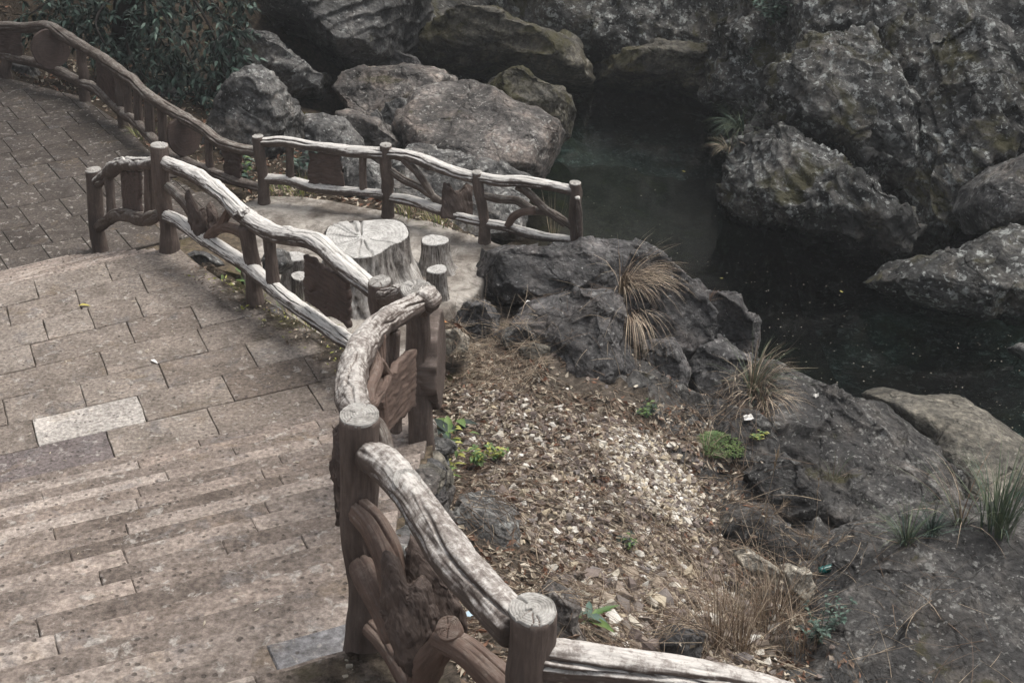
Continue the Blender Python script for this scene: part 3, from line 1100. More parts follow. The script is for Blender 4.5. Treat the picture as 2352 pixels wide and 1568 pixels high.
def blob(outline, y, thick, seed, sub=6, amp=0.02, freq=1.6, facets=26, lo=0.66, box=0.62, cell=0.05, cfr=1.8, strata=0.0, sdir_=(0.3, 0.2, 1.0), cracks=0.03, cfreq=0.9, fine=0.12, sink=0.0, lim_=1.1, grow=1.1, tilt=0.0):
    """solid rock: the outline (photo pixels) at distance y gives width and height, thick its depth; faces cut flat, then weathered"""
    r = np.random.RandomState(seed)
    ol = np.array(outline, float)
    cu, cv = ol.mean(0)
    if sink:
        y = y + sink
        low = ol[:, 1] > cv
        ol[low, 1] = cv + (ol[low, 1] - cv) * 1.22
    ol = (ol - (cu, cv)) * grow + (cu, cv)
    c = at(cu, cv, y)
    w = (c - CP) @ FW
    pts = []
    for i in range(len(ol)):
        a, b = ol[i], ol[(i + 1) % len(ol)]
        for t in np.linspace(0, 1, 12, endpoint=False):
            pts.append(a + (b - a) * t)
    pts = np.array(pts)
    px_, py_ = (pts[:, 0] - cu) / FPX * w, (cv - pts[:, 1]) / FPX * w
    ph, rr = np.arctan2(py_, px_), np.hypot(px_, py_)
    o = np.argsort(ph)
    ph, rr = ph[o], rr[o]
    size = rr.mean()
    ph = np.concatenate([ph - 2 * np.pi, ph, ph + 2 * np.pi])
    rr = np.concatenate([rr, rr, rr])
    d, F = ico(sub)
    nrm = r.normal(size=(facets, 3))
    nrm /= np.linalg.norm(nrm, axis=1)[:, None]
    hh = r.uniform(lo, 1.0, facets)
    dots = d @ nrm.T
    lim = np.where(dots > 0.05, hh / np.maximum(dots, 0.05), 9)
    g = np.minimum(1.0, lim.min(1))
    phi = np.arctan2(d[:, 1], d[:, 0])
    rho = np.hypot(d[:, 0], d[:, 1])
    R_ = np.interp(phi, ph, rr)
    sx = R_ * np.cos(phi) * rho ** box
    sy = R_ * np.sin(phi) * rho ** box
    sz = thick * np.sign(d[:, 2]) * np.abs(d[:, 2]) ** box
    loc = np.stack([sx, sy, sz], 1) * g[:, None]
    loc[:, 2] += tilt * loc[:, 1]                            # lean the face back towards the level
    P = c + loc[:, :1] * RT + loc[:, 1:2] * UP + loc[:, 2:3] * FW
    out = vnormals(P, F)
    rad = P - c
    out = out + 0.25 * rad / (np.linalg.norm(rad, axis=1)[:, None] + 1e-9)
    out /= np.linalg.norm(out, axis=1)[:, None] + 1e-9
    s = np.array(r.uniform(-50, 50, 3))
    sz_ = min(size, lim_)
    q = P * freq / sz_ ** 0.6 + s
    warp = np.stack([noise3(q * 1.3 + 3), noise3(q * 1.3 + 33), noise3(q * 1.3 + 63)], 1)
    disp = amp * (fbm(q, 5) + 0.35 * (ridged(q * 2.1 + 7, 3) - 0.9))
    disp += cell * cells(P * cfr / sz_ + s + 0.35 * warp, seed)
    disp += cell * 0.28 * cells(P * cfr * 2.9 / sz_ + s + 0.4 * warp, seed + 1)
    disp += fine * 0.02 * (fbm(q * 9 + 3, 3) + ridged(q * 6, 2) - 0.8)
    if strata > 0:
        sd_ = np.array(sdir_, float)
        sd_ /= np.linalg.norm(sd_)
        t = (P @ sd_) * 4.2 / sz_ ** 0.7 + 0.9 * fbm(P * 0.8 / sz_ + s, 3)
        lay = (t % 1.0)
        disp += strata * 0.05 * (np.minimum(lay * 1.25, (1 - lay) * 6) - 0.5) * (1 + 0.8 * noise3(P * 1.3 / sz_ + s))
    P = P + out * (sz_ * disp)[:, None]
    if cracks > 0:
        for kk in range(2):
            cn = np.abs(noise3(P * cfreq / sz_ ** 0.7 + s + 31 * kk))
            P = P - out * (cracks * sz_ * np.exp(-(cn / 0.028) ** 2))[:, None]
    return P, F


ROCKS = []


def boulder(name, label, outline, y, thick, mat, seed, cat='boulder', group=None, keep=False, **k):
    V, F = blob(outline, y, thick, seed, **k)
    o = solo(name, V, F, M[mat], label, cat, group)
    if keep:
        ROCKS.append((V, F))
    return o


# gorge walls, each built from the rock masses it breaks into
def cliff(label, masses, loc):
    t = thing('cliff', label, 'cliff', loc)
    for k, (ol, y, th, mat, seed, kw) in enumerate(masses):
        kw = dict(dict(sub=7, amp=0.035, freq=1.5, facets=46, lo=0.66, box=0.6, cell=0.09, cfr=1.5, strata=0.9, sdir_=(0.72, -0.25, 0.62), cracks=0.07, fine=0.3, grow=1.2), **kw)
        V, F = blob(ol, y, th, seed, **kw)
        part('rock_mass', V, F, M[mat], t)
    return t


cliff('tall dark lichen-spotted cliff rising from the right side of the creek', [
    ([(1700, 330), (1745, 235), (1800, 100), (1900, -150), (2150, -420), (2700, -420), (2950, 100), (2850, 480), (2480, 520), (2300, 430), (2100, 470), (1900, 420)], 23.9, 3.0, 'rock_cliff', 3, dict(sub=7)),
    ([(1632, 455), (1655, 392), (1700, 318), (1760, 300), (1850, 360), (1950, 430), (2040, 500), (2085, 560), (2035, 615), (1960, 590), (1880, 560), (1780, 525), (1700, 500)], 20.6, 2.2, 'rock_cliff', 53, dict(sub=7)),
    ([(1745, 300), (1770, 200), (1850, 110), (1960, 90), (2050, 170), (2120, 330), (2140, 470), (2060, 510), (1950, 430), (1850, 350)], 22.0, 1.9, 'rock_cliff', 54, dict(sub=7)),
    ([(2030, 400), (2050, 250), (2120, 130), (2250, 100), (2420, 180), (2480, 380), (2330, 430), (2240, 470), (2150, 560), (2070, 540)], 21.4, 1.7, 'rock_cliff', 55, dict(sub=7)),
    ([(1640, 205), (1650, 60), (1720, -120), (1800, -150), (1850, 60), (1800, 230), (1740, 280)], 25.6, 1.8, 'rock_cliff', 56, dict(sub=6)),
    ([(1700, -100), (1900, -1100), (2600, -1400), (3300, -900), (3300, 200), (2600, 200), (2100, -50)], 29.5, 3.5, 'rock_cliff', 57, dict(lim_=2.0, sub=5)),
], (6, 22, -4))
cliff('grey cliff closing the gorge behind the pool, lichen above a water line', [
    ([(1180, 165), (1130, 60), (1090, -60), (1200, -220), (1500, -260), (1760, -200), (1800, 60), (1740, 180), (1640, 205), (1540, 200), (1360, 180)], 29.4, 2.4, 'rock_cliff', 8, dict(lo=0.75, sub=6)),
    ([(1360, 120), (1400, -40), (1520, -90), (1690, -60), (1720, 120), (1660, 200), (1540, 196), (1440, 190)], 28.2, 1.6, 'rock_cliff', 9, dict(lo=0.75, sub=6)),
    ([(900, -60), (1000, -1300), (1600, -1700), (2200, -1200), (2000, -80), (1500, -20)], 36, 3.5, 'rock_cliff', 10, dict(lim_=2.0, sub=5)),
], (2.5, 31, -4))
boulder('rock_ledge', 'mossy tan rock ledge at the foot of the far cliff', [(900, 120), (985, 75), (1040, 40), (1130, 45), (1200, 60), (1290, 90), (1340, 150), (1350, 192), (1250, 182), (1120, 165), (1000, 150)], 26.9, 1.8, 'rock_ledge', 13, 'ledge', sub=6, amp=0.02, freq=2.4, strata=1.0, cracks=0.02)
boulder('rock_ledge', 'mossy rock foot under the far cliff beside the pool', [(1330, 190), (1350, 130), (1480, 110), (1620, 130), (1720, 170), (1740, 230), (1640, 240), (1540, 205), (1440, 205)], 27.0, 1.4, 'rock_ledge', 14, 'ledge', sub=6, amp=0.02, freq=2.4, strata=0.8)
boulder('cliff', 'dark wooded rock wall behind the tree', [(-700, 60), (-700, -900), (200, -1000), (700, -800), (760, -200), (640, 40), (400, 120), (100, 110)], 33, 3.0, 'rock_dark', 21, 'cliff', sub=6, amp=0.02, freq=2.2, box=0.6, strata=0.5)
boulder('boulder', 'huge rippled dark boulder overhanging the far bank', [(572, -60), (590, 30), (630, 80), (690, 98), (755, 145), (800, 172), (860, 166), (930, 145), (985, 85), (1022, 15), (1035, -80), (1000, -220), (800, -260), (620, -200)], 25.5, 2.3, 'rock_cave', 5, sub=7, amp=0.02, freq=3.2, strata=1.3, sdir_=(-0.25, 0.2, 1), cracks=0.0, fine=0.15, grow=1.0, cell=0.03)
# far bank boulders behind the terrace railing
FB = 'boulders on the far bank'
boulder('boulder', 'lichen-speckled boulder tucked under the left of the overhanging rock', [(492, 120), (530, 100), (590, 70), (640, 98), (690, 150), (757, 180), (752, 208), (690, 212), (600, 205), (520, 190)], 23.3, 1.1, 'rock_grey', 31, group=FB, sink=0.25, sub=6, amp=0.02, strata=0.4)
boulder('boulder', 'slab-sided grey boulder behind the curved railing and below the leaves', [(470, 300), (500, 240), (545, 180), (600, 163), (640, 185), (690, 275), (700, 335), (650, 400), (560, 390), (470, 360)], 20.3, 1.0, 'rock_grey', 32, group=FB, sink=0.25, sub=6, amp=0.02, strata=0.5, sdir_=(0.5, 0, 1))
boulder('boulder', 'small round grey boulder behind the first terrace post', [(693, 305), (704, 266), (745, 256), (792, 280), (830, 325), (820, 400), (700, 400)], 19.0, 0.55, 'rock_grey', 33, group=FB, sink=0.25, sub=5, amp=0.02)
boulder('boulder', 'wide flat dark boulder in front of the cave mouth', [(765, 222), (790, 182), (860, 160), (940, 153), (1010, 168), (1052, 196), (1030, 240), (960, 285), (880, 300), (800, 275)], 23.2, 1.3, 'rock_brown', 34, group=FB, sink=0.25, sub=6, amp=0.02, facets=12, lo=0.8, grow=1.04, cell=0.03, tilt=0.7)
boulder('boulder', 'large flat-topped brown boulder sloping to the pool', [(905, 300), (950, 225), (1010, 200), (1085, 195), (1150, 213), (1240, 268), (1287, 302), (1278, 340), (1235, 402), (1150, 425), (1040, 410), (950, 370)], 20.6, 1.4, 'rock_brown', 35, group=FB, sink=0.25, sub=6, amp=0.02, cracks=0.012, facets=12, lo=0.8, grow=1.04, cell=0.03, tilt=0.7)
boulder('boulder', 'mossy two-toned boulder behind the large flat one at the pool edge', [(1113, 195), (1130, 160), (1165, 150), (1220, 172), (1290, 195), (1318, 240), (1305, 285), (1275, 310), (1200, 290), (1120, 240)], 22.6, 0.9, 'rock_ledge', 36, group=FB, sink=0.25, sub=6, amp=0.02)
boulder('boulder', 'rounded grey boulder wedged left of the large flat one', [(872, 262), (885, 238), (925, 232), (970, 250), (985, 300), (960, 350), (905, 330)], 20.9, 0.5, 'rock_grey', 37, group=FB, sink=0.25, sub=5, amp=0.02)
boulder('boulder', 'brown elongated stone lying behind the terrace rail', [(780, 268), (810, 256), (870, 275), (905, 310), (950, 335), (930, 390), (850, 380), (790, 330)], 19.9, 0.6, 'rock_brown', 38, group=FB, sink=0.25, sub=5, amp=0.02)
boulder('boulder', 'small upright stone between two boulders', [(848, 285), (850, 258), (866, 250), (880, 270), (882, 296), (862, 302)], 20.2, 0.25, 'rock_grey', 39, group=FB, sink=0.25, sub=5, amp=0.02)
boulder('boulder', 'slanting lichen-covered rock right behind the terrace railing', [(880, 400), (950, 345), (1050, 340), (1150, 385), (1215, 420), (1190, 520), (1000, 540), (880, 500)], 18.3, 0.8, 'rock_grey', 40, group=FB, sink=0.25, sub=6, amp=0.02, tilt=0.35)
boulder('boulder', 'white-stained rock seen between the terrace balusters', [(790, 380), (840, 358), (890, 375), (905, 440), (850, 470), (780, 450)], 18.0, 0.4, 'rock_grey', 41, group=FB, sink=0.25, sub=5, amp=0.02)
boulder('boulder', 'low dark stone under the overhanging rock', [(840, 165), (860, 140), (905, 122), (960, 140), (985, 165), (950, 180), (870, 180)], 24.6, 0.5, 'rock_dark', 42, group=FB, sink=0.25, sub=5, amp=0.02)
boulder('boulder', 'pale flat rock shelf in the cave mouth', [(630, 195), (680, 170), (755, 178), (760, 200), (730, 222), (650, 215)], 24.2, 0.6, 'rock_tan', 43, group=FB, sink=0.25, sub=5, amp=0.02, strata=0.8)
boulder('boulder', 'pale boulder half hidden by the tree leaves', [(215, 45), (250, 20), (300, 18), (340, 40), (420, 75), (440, 130), (330, 150), (220, 110)], 25.5, 1.0, 'rock_grey', 44, group=FB, sink=0.25, sub=5, amp=0.02)
boulder('boulder', 'low grey rocks below the curved railing at the left edge', [(10, 150), (50, 142), (90, 160), (100, 190), (60, 205), (5, 195)], 23.0, 0.5, 'rock_grey', 45, group=FB, sink=0.25, sub=5, amp=0.02)
boulder('boulder', 'leaf-strewn rock behind the leaning branch tips', [(330, 230), (400, 205), (470, 215), (520, 260), (500, 310), (420, 320), (340, 280)], 22.4, 0.9, 'rock_grey', 46, group=FB, sink=0.25, sub=5, amp=0.02)
# right side of the creek
boulder('boulder', 'round speckled grey boulder at the right edge under the cliff', [(2212, 478), (2228, 430), (2290, 388), (2352, 358), (2450, 345), (2500, 430), (2440, 520), (2330, 525), (2245, 530)], 19.3, 1.0, 'rock_grey', 51, sub=6, amp=0.02, facets=10, lo=0.86, cell=0.02, grow=1.04)
boulder('boulder', 'mossy low rock below the round boulder at the right edge', [(2000, 650), (2080, 602), (2200, 572), (2238, 540), (2352, 512), (2500, 500), (2520, 720), (2380, 760), (2230, 720), (2120, 690)], 17.6, 1.0, 'rock_cliff', 52, sub=6, amp=0.02, strata=0.5, tilt=0.35)
# near bank
NB = 'dark rocks on the near bank'
boulder('boulder', 'long black rock lying at the corner of the concrete terrace', [(1093, 625), (1108, 582), (1160, 567), (1210, 574), (1260, 576), (1300, 556), (1360, 551), (1420, 564), (1485, 564), (1515, 595), (1522, 650), (1440, 690), (1350, 705), (1250, 710), (1130, 700), (1095, 668)], 14.5, 0.75, 'rock_dark', 61, group=NB, keep=True, sink=0.25, grow=1.16, sub=7, amp=0.02, freq=2.0, strata=0.35, cracks=0.035, fine=0.15, tilt=0.35)
boulder('boulder', 'big upright dark block with a sharp right-hand edge on the near bank', [(1190, 750), (1228, 708), (1330, 688), (1420, 682), (1442, 720), (1458, 800), (1468, 935), (1440, 965), (1370, 940), (1290, 890), (1240, 830)], 13.0, 0.85, 'rock_dark', 62, group=NB, keep=True, sink=0.05, grow=1.12, sub=7, amp=0.02, freq=1.8, cracks=0.03, fine=0.15)
boulder('boulder', 'dark rock shoulder behind the arching dry grass', [(1425, 640), (1450, 590), (1500, 575), (1550, 605), (1600, 665), (1640, 720), (1650, 800), (1600, 850), (1500, 840), (1445, 760)], 14.2, 0.85, 'rock_dark', 63, group=NB, keep=True, sink=0.25, grow=1.16, sub=6, amp=0.02, cracks=0.035, fine=0.15)
boulder('boulder', 'rounded dark rock with dry sprigs at the water side of the bank', [(1590, 690), (1620, 655), (1680, 685), (1730, 735), (1752, 785), (1735, 840), (1660, 850), (1600, 790)], 14.7, 0.75, 'rock_dark', 64, group=NB, keep=True, sink=0.25, grow=1.16, sub=6, amp=0.02)
boulder('boulder', 'layered grey rock in the middle of the bank below the grass', [(1545, 850), (1600, 800), (1660, 775), (1720, 820), (1730, 880), (1690, 930), (1610, 935), (1560, 905)], 13.5, 0.6, 'rock_dark', 65, group=NB, keep=True, sink=0.25, grow=1.16, sub=6, amp=0.02, strata=0.5)
boulder('boulder', 'small dark rock at the foot of the upright block', [(1440, 880), (1470, 790), (1540, 785), (1580, 850), (1560, 930), (1500, 960), (1450, 940)], 13.2, 0.5, 'rock_dark', 66, group=NB, keep=True, sink=0.25, grow=1.16, sub=6, amp=0.02)
boulder('boulder', 'low dark rock half buried in gravel left of the upright block', [(1225, 890), (1260, 868), (1330, 872), (1400, 900), (1440, 940), (1400, 985), (1320, 965), (1250, 930)], 12.3, 0.5, 'rock_dark', 67, group=NB, keep=True, sink=0.25, grow=1.16, sub=6, amp=0.02)
boulder('boulder', 'jagged grey rocks where the terrace ends', [(1040, 745), (1070, 700), (1110, 690), (1145, 725), (1140, 765), (1090, 780), (1050, 770)], 13.2, 0.35, 'rock_dark', 68, group=NB, keep=True, sink=0.25, grow=1.16, sub=6, amp=0.10)
boulder('boulder', 'layered rough rock left of the upright block', [(1150, 765), (1185, 745), (1240, 760), (1262, 795), (1225, 815), (1165, 805)], 12.7, 0.35, 'rock_grey', 69, group=NB, keep=True, sink=0.25, grow=1.16, sub=6, amp=0.10, strata=0.6)
boulder('boulder', 'pale tan rock beside the wooden disc', [(1005, 785), (1020, 755), (1055, 746), (1078, 775), (1070, 805), (1030, 815)], 12.2, 0.25, 'rock_pale', 70, keep=True, sink=0.15, sub=5, amp=0.02)
boulder('boulder', 'olive square-edged block below the layered rough rock', [(1195, 800), (1225, 788), (1260, 798), (1262, 845), (1240, 858), (1205, 840)], 12.4, 0.25, 'rock_tan', 71, keep=True, sink=0.15, sub=5, amp=0.02)
boulder('boulder', 'small brown wedge stone at the gravel edge', [(1188, 880), (1195, 850), (1225, 843), (1240, 862), (1222, 885)], 12.2, 0.16, 'rock_tan', 72, keep=True, sink=0.15, sub=5, amp=0.02)
boulder('boulder', 'broad weathered dark rock sloping from the bank to the pool', [(1650, 1000), (1720, 900), (1790, 842), (1860, 868), (1960, 898), (2035, 905), (2090, 945), (2130, 1020), (2160, 1090), (2185, 1150), (2130, 1215), (2010, 1260), (1900, 1270), (1800, 1220), (1700, 1120)], 12.0, 1.0, 'rock_slope', 73, group=NB, keep=True, sink=0.12, sub=7, amp=0.02, freq=2.2, strata=0.35, sdir_=(0.8, 0.3, 0.5), cracks=0.03, fine=0.15, tilt=0.8)
boulder('boulder', 'lumpy dark rock with white flecks in the lower middle of the bank', [(1600, 1190), (1640, 1150), (1700, 1145), (1780, 1180), (1850, 1230), (1930, 1270), (1960, 1330), (1880, 1380), (1760, 1340), (1650, 1270)], 10.2, 0.6, 'rock_slope', 74, group=NB, keep=True, sink=0.0, sub=6, amp=0.02)
boulder('boulder', 'smooth tan water-worn rock with a puddle at the pool edge', [(2015, 912), (2060, 897), (2130, 915), (2215, 915), (2285, 962), (2345, 1012), (2320, 1070), (2240, 1125), (2170, 1190), (2120, 1100), (2080, 990)], 13.0, 0.9, 'rock_tan', 75, keep=True, sink=0.15, sub=6, amp=0.02, cracks=0.012, facets=8, lo=0.86, box=0.8, grow=1.05, cell=0.02, tilt=0.9)
boulder('boulder', 'flat dark rock patch beside the green moss cushion', [(1640, 985), (1690, 940), (1760, 950), (1800, 1010), (1770, 1070), (1690, 1060)], 11.6, 0.45, 'rock_slope', 76, group=NB, keep=True, sink=0.0, sub=6, amp=0.02, strata=0.4, tilt=0.6)
boulder('boulder', 'broad flat dark rock filling the lower right corner', [(1840, 1470), (1890, 1385), (1960, 1295), (2060, 1252), (2150, 1218), (2300, 1208), (2450, 1215), (2600, 1400), (2600, 1750), (2200, 1800), (1850, 1760), (1760, 1600)], 8.7, 0.8, 'rock_slope', 77, group=NB, keep=True, sink=0.0, sub=7, amp=0.02, freq=2.6, strata=1.4, sdir_=(0.25, -0.55, 0.8), cracks=0.014, fine=0.15, facets=12, lo=0.84, grow=1.06, cell=0.03, tilt=1.15, box=0.5)
boulder('boulder', 'speckled rock in the hollow above the grass at lower right', [(1960, 1250), (1985, 1205), (2030, 1200), (2070, 1235), (2070, 1290), (2000, 1310)], 10.4, 0.35, 'rock_grey', 78, keep=True, sink=0.15, sub=6, amp=0.02)
boulder('boulder', 'cracked angular grey rock with roots beside the railing', [(1030, 1180), (1060, 1140), (1130, 1130), (1180, 1165), (1200, 1270), (1170, 1320), (1090, 1330), (1040, 1280)], 8.3, 0.4, 'rock_grey', 79, keep=True, sink=0.0, sub=6, amp=0.02)
boulder('boulder', 'mossy dark rock under the near railing', [(1210, 1360), (1260, 1320), (1330, 1370), (1350, 1460), (1300, 1540), (1230, 1500)], 6.3, 0.35, 'rock_brown', 80, keep=True, sink=0.15, sub=6, amp=0.02)
boulder('boulder', 'dark rock in the rubble below the near railing', [(1500, 1460), (1545, 1430), (1610, 1450), (1620, 1500), (1560, 1525), (1510, 1505)], 7.0, 0.25, 'rock_dark', 81, keep=True, sink=0.15, sub=5, amp=0.02)
boulder('block', 'long pale squared stone block among the dry grass', [(1690, 1275), (1715, 1258), (1765, 1285), (1790, 1310), (1780, 1335), (1740, 1318), (1700, 1295)], 8.9, 0.13, 'rock_pale', 82, 'stone', keep=True, sink=0.15, sub=5, amp=0.02)
boulder('block', 'cracked pale stone slab next to the teal bottle', [(1790, 1310), (1815, 1290), (1860, 1310), (1880, 1345), (1850, 1372), (1810, 1345)], 8.8, 0.15, 'rock_pale', 83, 'stone', keep=True, sink=0.15, sub=5, amp=0.02)
boulder('boulder', 'knobbly dark rock between the green cushion and the broad rock', [(1690, 1080), (1730, 1030), (1800, 1020), (1860, 1080), (1900, 1160), (1860, 1210), (1780, 1190), (1710, 1150)], 11.0, 0.5, 'rock_slope', 86, group=NB, keep=True, sub=6)
boulder('boulder', 'dark rock step under the water edge tuft', [(1590, 950), (1640, 915), (1740, 925), (1790, 960), (1760, 1000), (1680, 1000), (1610, 985)], 12.6, 0.5, 'rock_slope', 87, group=NB, keep=True, sub=6, tilt=0.6)
boulder('boulder', 'low grey rock below the lumpy rock by the straw', [(1780, 1330), (1830, 1280), (1920, 1290), (1980, 1330), (1960, 1390), (1870, 1400)], 9.6, 0.4, 'rock_slope', 88, group=NB, keep=True, sub=6)
boulder('boulder', 'grey rock behind the landing rail left of the stump stools', [(600, 600), (625, 570), (665, 575), (680, 610), (650, 635), (610, 630)], 13.6, 0.3, 'rock_grey', 89, sub=5, grow=1.0)
boulder('boulder', 'low pale rock under the landing rail right of the corner post', [(420, 590), (450, 570), (500, 585), (520, 610), (470, 625), (430, 612)], 12.9, 0.3, 'rock_grey', 90, sub=5, grow=1.0)
boulder('boulder', 'small wet rock at the right edge of the pool', [(2320, 800), (2345, 785), (2400, 790), (2410, 830), (2350, 830)], 15.9, 0.4, 'rock_grey', 85, sub=5, amp=0.02)


# ================================================================== RAILINGS OF CEMENT LOGS
def catmull(P, n_per=8):
    P = np.asarray(P, float)
    if len(P) == 2:
        return P[0] + (P[1] - P[0]) * np.linspace(0, 1, 10)[:, None]
    Q = np.vstack([2 * P[0] - P[1], P, 2 * P[-1] - P[-2]])
    out = []
    for i in range(1, len(Q) - 2):
        p0, p1, p2, p3 = Q[i - 1], Q[i], Q[i + 1], Q[i + 2]
        for t in np.linspace(0, 1, n_per, endpoint=False):
            out.append(0.5 * ((2 * p1) + (-p0 + p2) * t + (2 * p0 - 5 * p1 + 4 * p2 - p3) * t * t + (-p0 + 3 * p1 - 3 * p2 + p3) * t ** 3))
    out.append(Q[-2])
    return np.array(out)


_tube_seed = [0]


def log_tube(pts, ds=0.03, seg=30, lump=0.13, crack=0.38, grain=0.04, flare=None, cap=True, knots=0, squash=None):
    """pts: (x, y, z, r). A log with swellings, long drying cracks and grain, ends closed. Returns V, faces, uv"""
    _tube_seed[0] += 1
    sd = _tube_seed[0] * 13.7
    C = catmull(np.asarray(pts, float), 10)
    L = np.concatenate([[0], np.cumsum(np.linalg.norm(np.diff(C[:, :3], axis=0), axis=1))])
    n = max(4, int(L[-1] / ds) + 1)
    s = np.linspace(0, L[-1], n)
    P = np.stack([np.interp(s, L, C[:, k]) for k in range(4)], 1)
    T = np.gradient(P[:, :3], axis=0)
    T /= np.linalg.norm(T, axis=1)[:, None] + 1e-9
    a = np.array([0, 0, 1.0]) if abs(T[0][2]) < 0.8 else np.array([0, 1.0, 0])
    Nn = np.cross(T[0], a)
    Nn /= np.linalg.norm(Nn)
    fr = []
    for i in range(n):
        Nn = Nn - T[i] * (Nn @ T[i])
        Nn /= np.linalg.norm(Nn)
        fr.append((Nn.copy(), np.cross(T[i], Nn)))
    fr = np.array(fr)
    ph = np.linspace(0, 2 * np.pi, seg, endpoint=False)
    PH, S = np.meshgrid(ph, s)
    R = np.repeat(P[:, 3:4], seg, 1)
    rm = P[:, 3].mean()
    q = np.stack([np.cos(PH) * 0.8, np.sin(PH) * 0.8, S * 0.35 / rm * 0.5], -1).reshape(-1, 3) + sd
    lum = (fbm(q * [1.2, 1.2, 1.0], 3) + 0.35 * fbm(q * [2.6, 2.6, 3.0] + 5, 2)).reshape(n, seg)
    rc = np.random.RandomState(_tube_seed[0] + 500)
    crk = np.zeros((n, seg))
    nk = 5
    for kk in range(nk):
        p0 = 2 * np.pi * (kk + rc.uniform(-0.3, 0.3)) / nk
        wv = np.stack([s * 0.10 / rm, s * 0 + sd + 7 * kk, s * 0], 1)
        pk = p0 + 0.9 * noise3(wv) + 0.25 * noise3(wv * 4.1 + 3)
        gt = np.clip(noise3(wv * 0.9 + 50) * 4 + 0.75, 0, 1) * rc.uniform(0.45, 1.0)
        dd = (PH - pk[:, None] + np.pi) % (2 * np.pi) - np.pi
        crk += gt[:, None] * np.exp(-(dd / max(0.058, 1.05 * 2 * np.pi / seg)) ** 2)
    q3 = np.stack([np.cos(PH) * 6, np.sin(PH) * 6, S * 0.35 / rm], -1).reshape(-1, 3) + sd
    gr = ridged(q3, 3).reshape(n, seg)
    R = R * (1 + lump * lum - crack * crk + grain * gr)
    if knots:
        rs = np.random.RandomState(_tube_seed[0])
        for _ in range(knots):
            s0, p0 = rs.uniform(0.1, 0.9) * L[-1], rs.uniform(0, 6.28)
            dd = ((S - s0) / (rm * 0.9)) ** 2 + (((PH - p0 + np.pi) % (2 * np.pi) - np.pi) / 0.7) ** 2
            R += rm * 0.28 * np.exp(-dd) - rm * 0.22 * np.exp(-dd * 9)
    if squash is not None:
        R = R * (1 + squash * np.cos(2 * PH))
    V = P[:, None, :3] + R[..., None] * (np.cos(PH)[..., None] * fr[:, None, 0] + np.sin(PH)[..., None] * fr[:, None, 1])
    V = V.reshape(-1, 3)
    uv = np.stack([S, PH / 6.283 * rm * 6.283], -1).reshape(-1, 2)
    i = (np.arange(n - 1)[:, None] * seg)
    j = np.arange(seg)[None, :]
    j2 = (j + 1) % seg
    F = np.stack([i + j, i + j2, i + seg + j2, i + seg + j], -1).reshape(-1, 4)
    faces = [F]
    if cap:
        V = np.concatenate([V, P[:1, :3] - T[:1] * rm * 0.15, P[-1:, :3] + T[-1:] * rm * 0.15])
        uv = np.concatenate([uv, [[0, 0]], [[L[-1], 0]]])
        m = n * seg
        t0 = np.array([(m, (k + 1) % seg, k) for k in range(seg)])
        t1 = np.array([(m + 1, (n - 1) * seg + k, (n - 1) * seg + (k + 1) % seg) for k in range(seg)])
        faces += [np.concatenate([t0, t1])]
    return V, faces, uv


def cut_end(c, nrm, r, seed, rim=0.03, rings=7, na=64, nr=26, outline=None, depth=1.0):
    """sawn end: growth rings and radial checks as relief, with a short rim"""
    rs = np.random.RandomState(seed)
    nrm = np.asarray(nrm, float)
    nrm /= np.linalg.norm(nrm)
    a = np.cross(nrm, [0, 1.0, 0.1])
    a /= np.linalg.norm(a)
    b = np.cross(nrm, a)
    ph = np.linspace(0, 2 * np.pi, na, endpoint=False)
    if outline is None:
        ro = r * (1 + 0.05 * fbm(np.stack([np.cos(ph) * 1.3, np.sin(ph) * 1.3, ph * 0 + seed], 1), 3))
    else:
        ro = outline(ph)
    chk = np.zeros(na)
    gates = []
    for _ in range(rs.randint(5, 9)):
        gates.append((rs.uniform(0, 6.28), rs.uniform(0.05, 0.5), rs.uniform(0.7, 1.3)))
    V, uv = [], []
    for k in range(nr):
        t = 1 - k / (nr - 1) * 0.985
        rr = ro * t
        z = 0.05 * r * (1 - t * t)
        wob = 0.35 * noise3(np.stack([np.cos(ph) * t * 2.2, np.sin(ph) * t * 2.2, ph * 0 + seed * 3.1], 1))
        ringv = np.cos((t + wob * 0.05) * rings * 2 * np.pi)
        zz = z + depth * 0.06 * r * np.where(ringv < -0.55, (ringv + 0.55) * 2.2, 0)
        for (p0, t0, w) in gates:
            dphi = (ph - p0 - 0.05 * np.sin(t * 9 + p0) + np.pi) % (2 * np.pi) - np.pi
            zz = zz - depth * 0.16 * r * np.exp(-(dphi * t / (0.035 * w)) ** 2) * (t > t0)
        zz += 0.018 * r * fbm(np.stack([np.cos(ph) * t * 5, np.sin(ph) * t * 5, ph * 0 + seed], 1), 3)
        if k == 0:
            zz = zz - 0.03 * r
        V.append(c + np.outer(rr * np.cos(ph), a) + np.outer(rr * np.sin(ph), b) + np.outer(zz, nrm))
    rimv = c + np.outer(ro * 1.0 * np.cos(ph), a) + np.outer(ro * np.sin(ph), b) - np.outer(np.full(na, rim), nrm)
    V = np.concatenate([rimv] + V)
    i = np.arange(nr)[:, None] * na
    j = np.arange(na)[None, :]
    F = np.stack([i + j, i + (j + 1) % na, i + na + (j + 1) % na, i + na + j], -1).reshape(-1, 4)
    last = np.array([[nr * na + k for k in range(na)]])
    # face orientation: a x b may point against the normal
    if np.dot(np.cross(a, b), nrm) < 0:
        F = F[:, ::-1]
        last = last[:, ::-1]
    uv = (V - c) @ np.stack([a, b], 1)
    return V, [F, last], uv


_cs = [100]


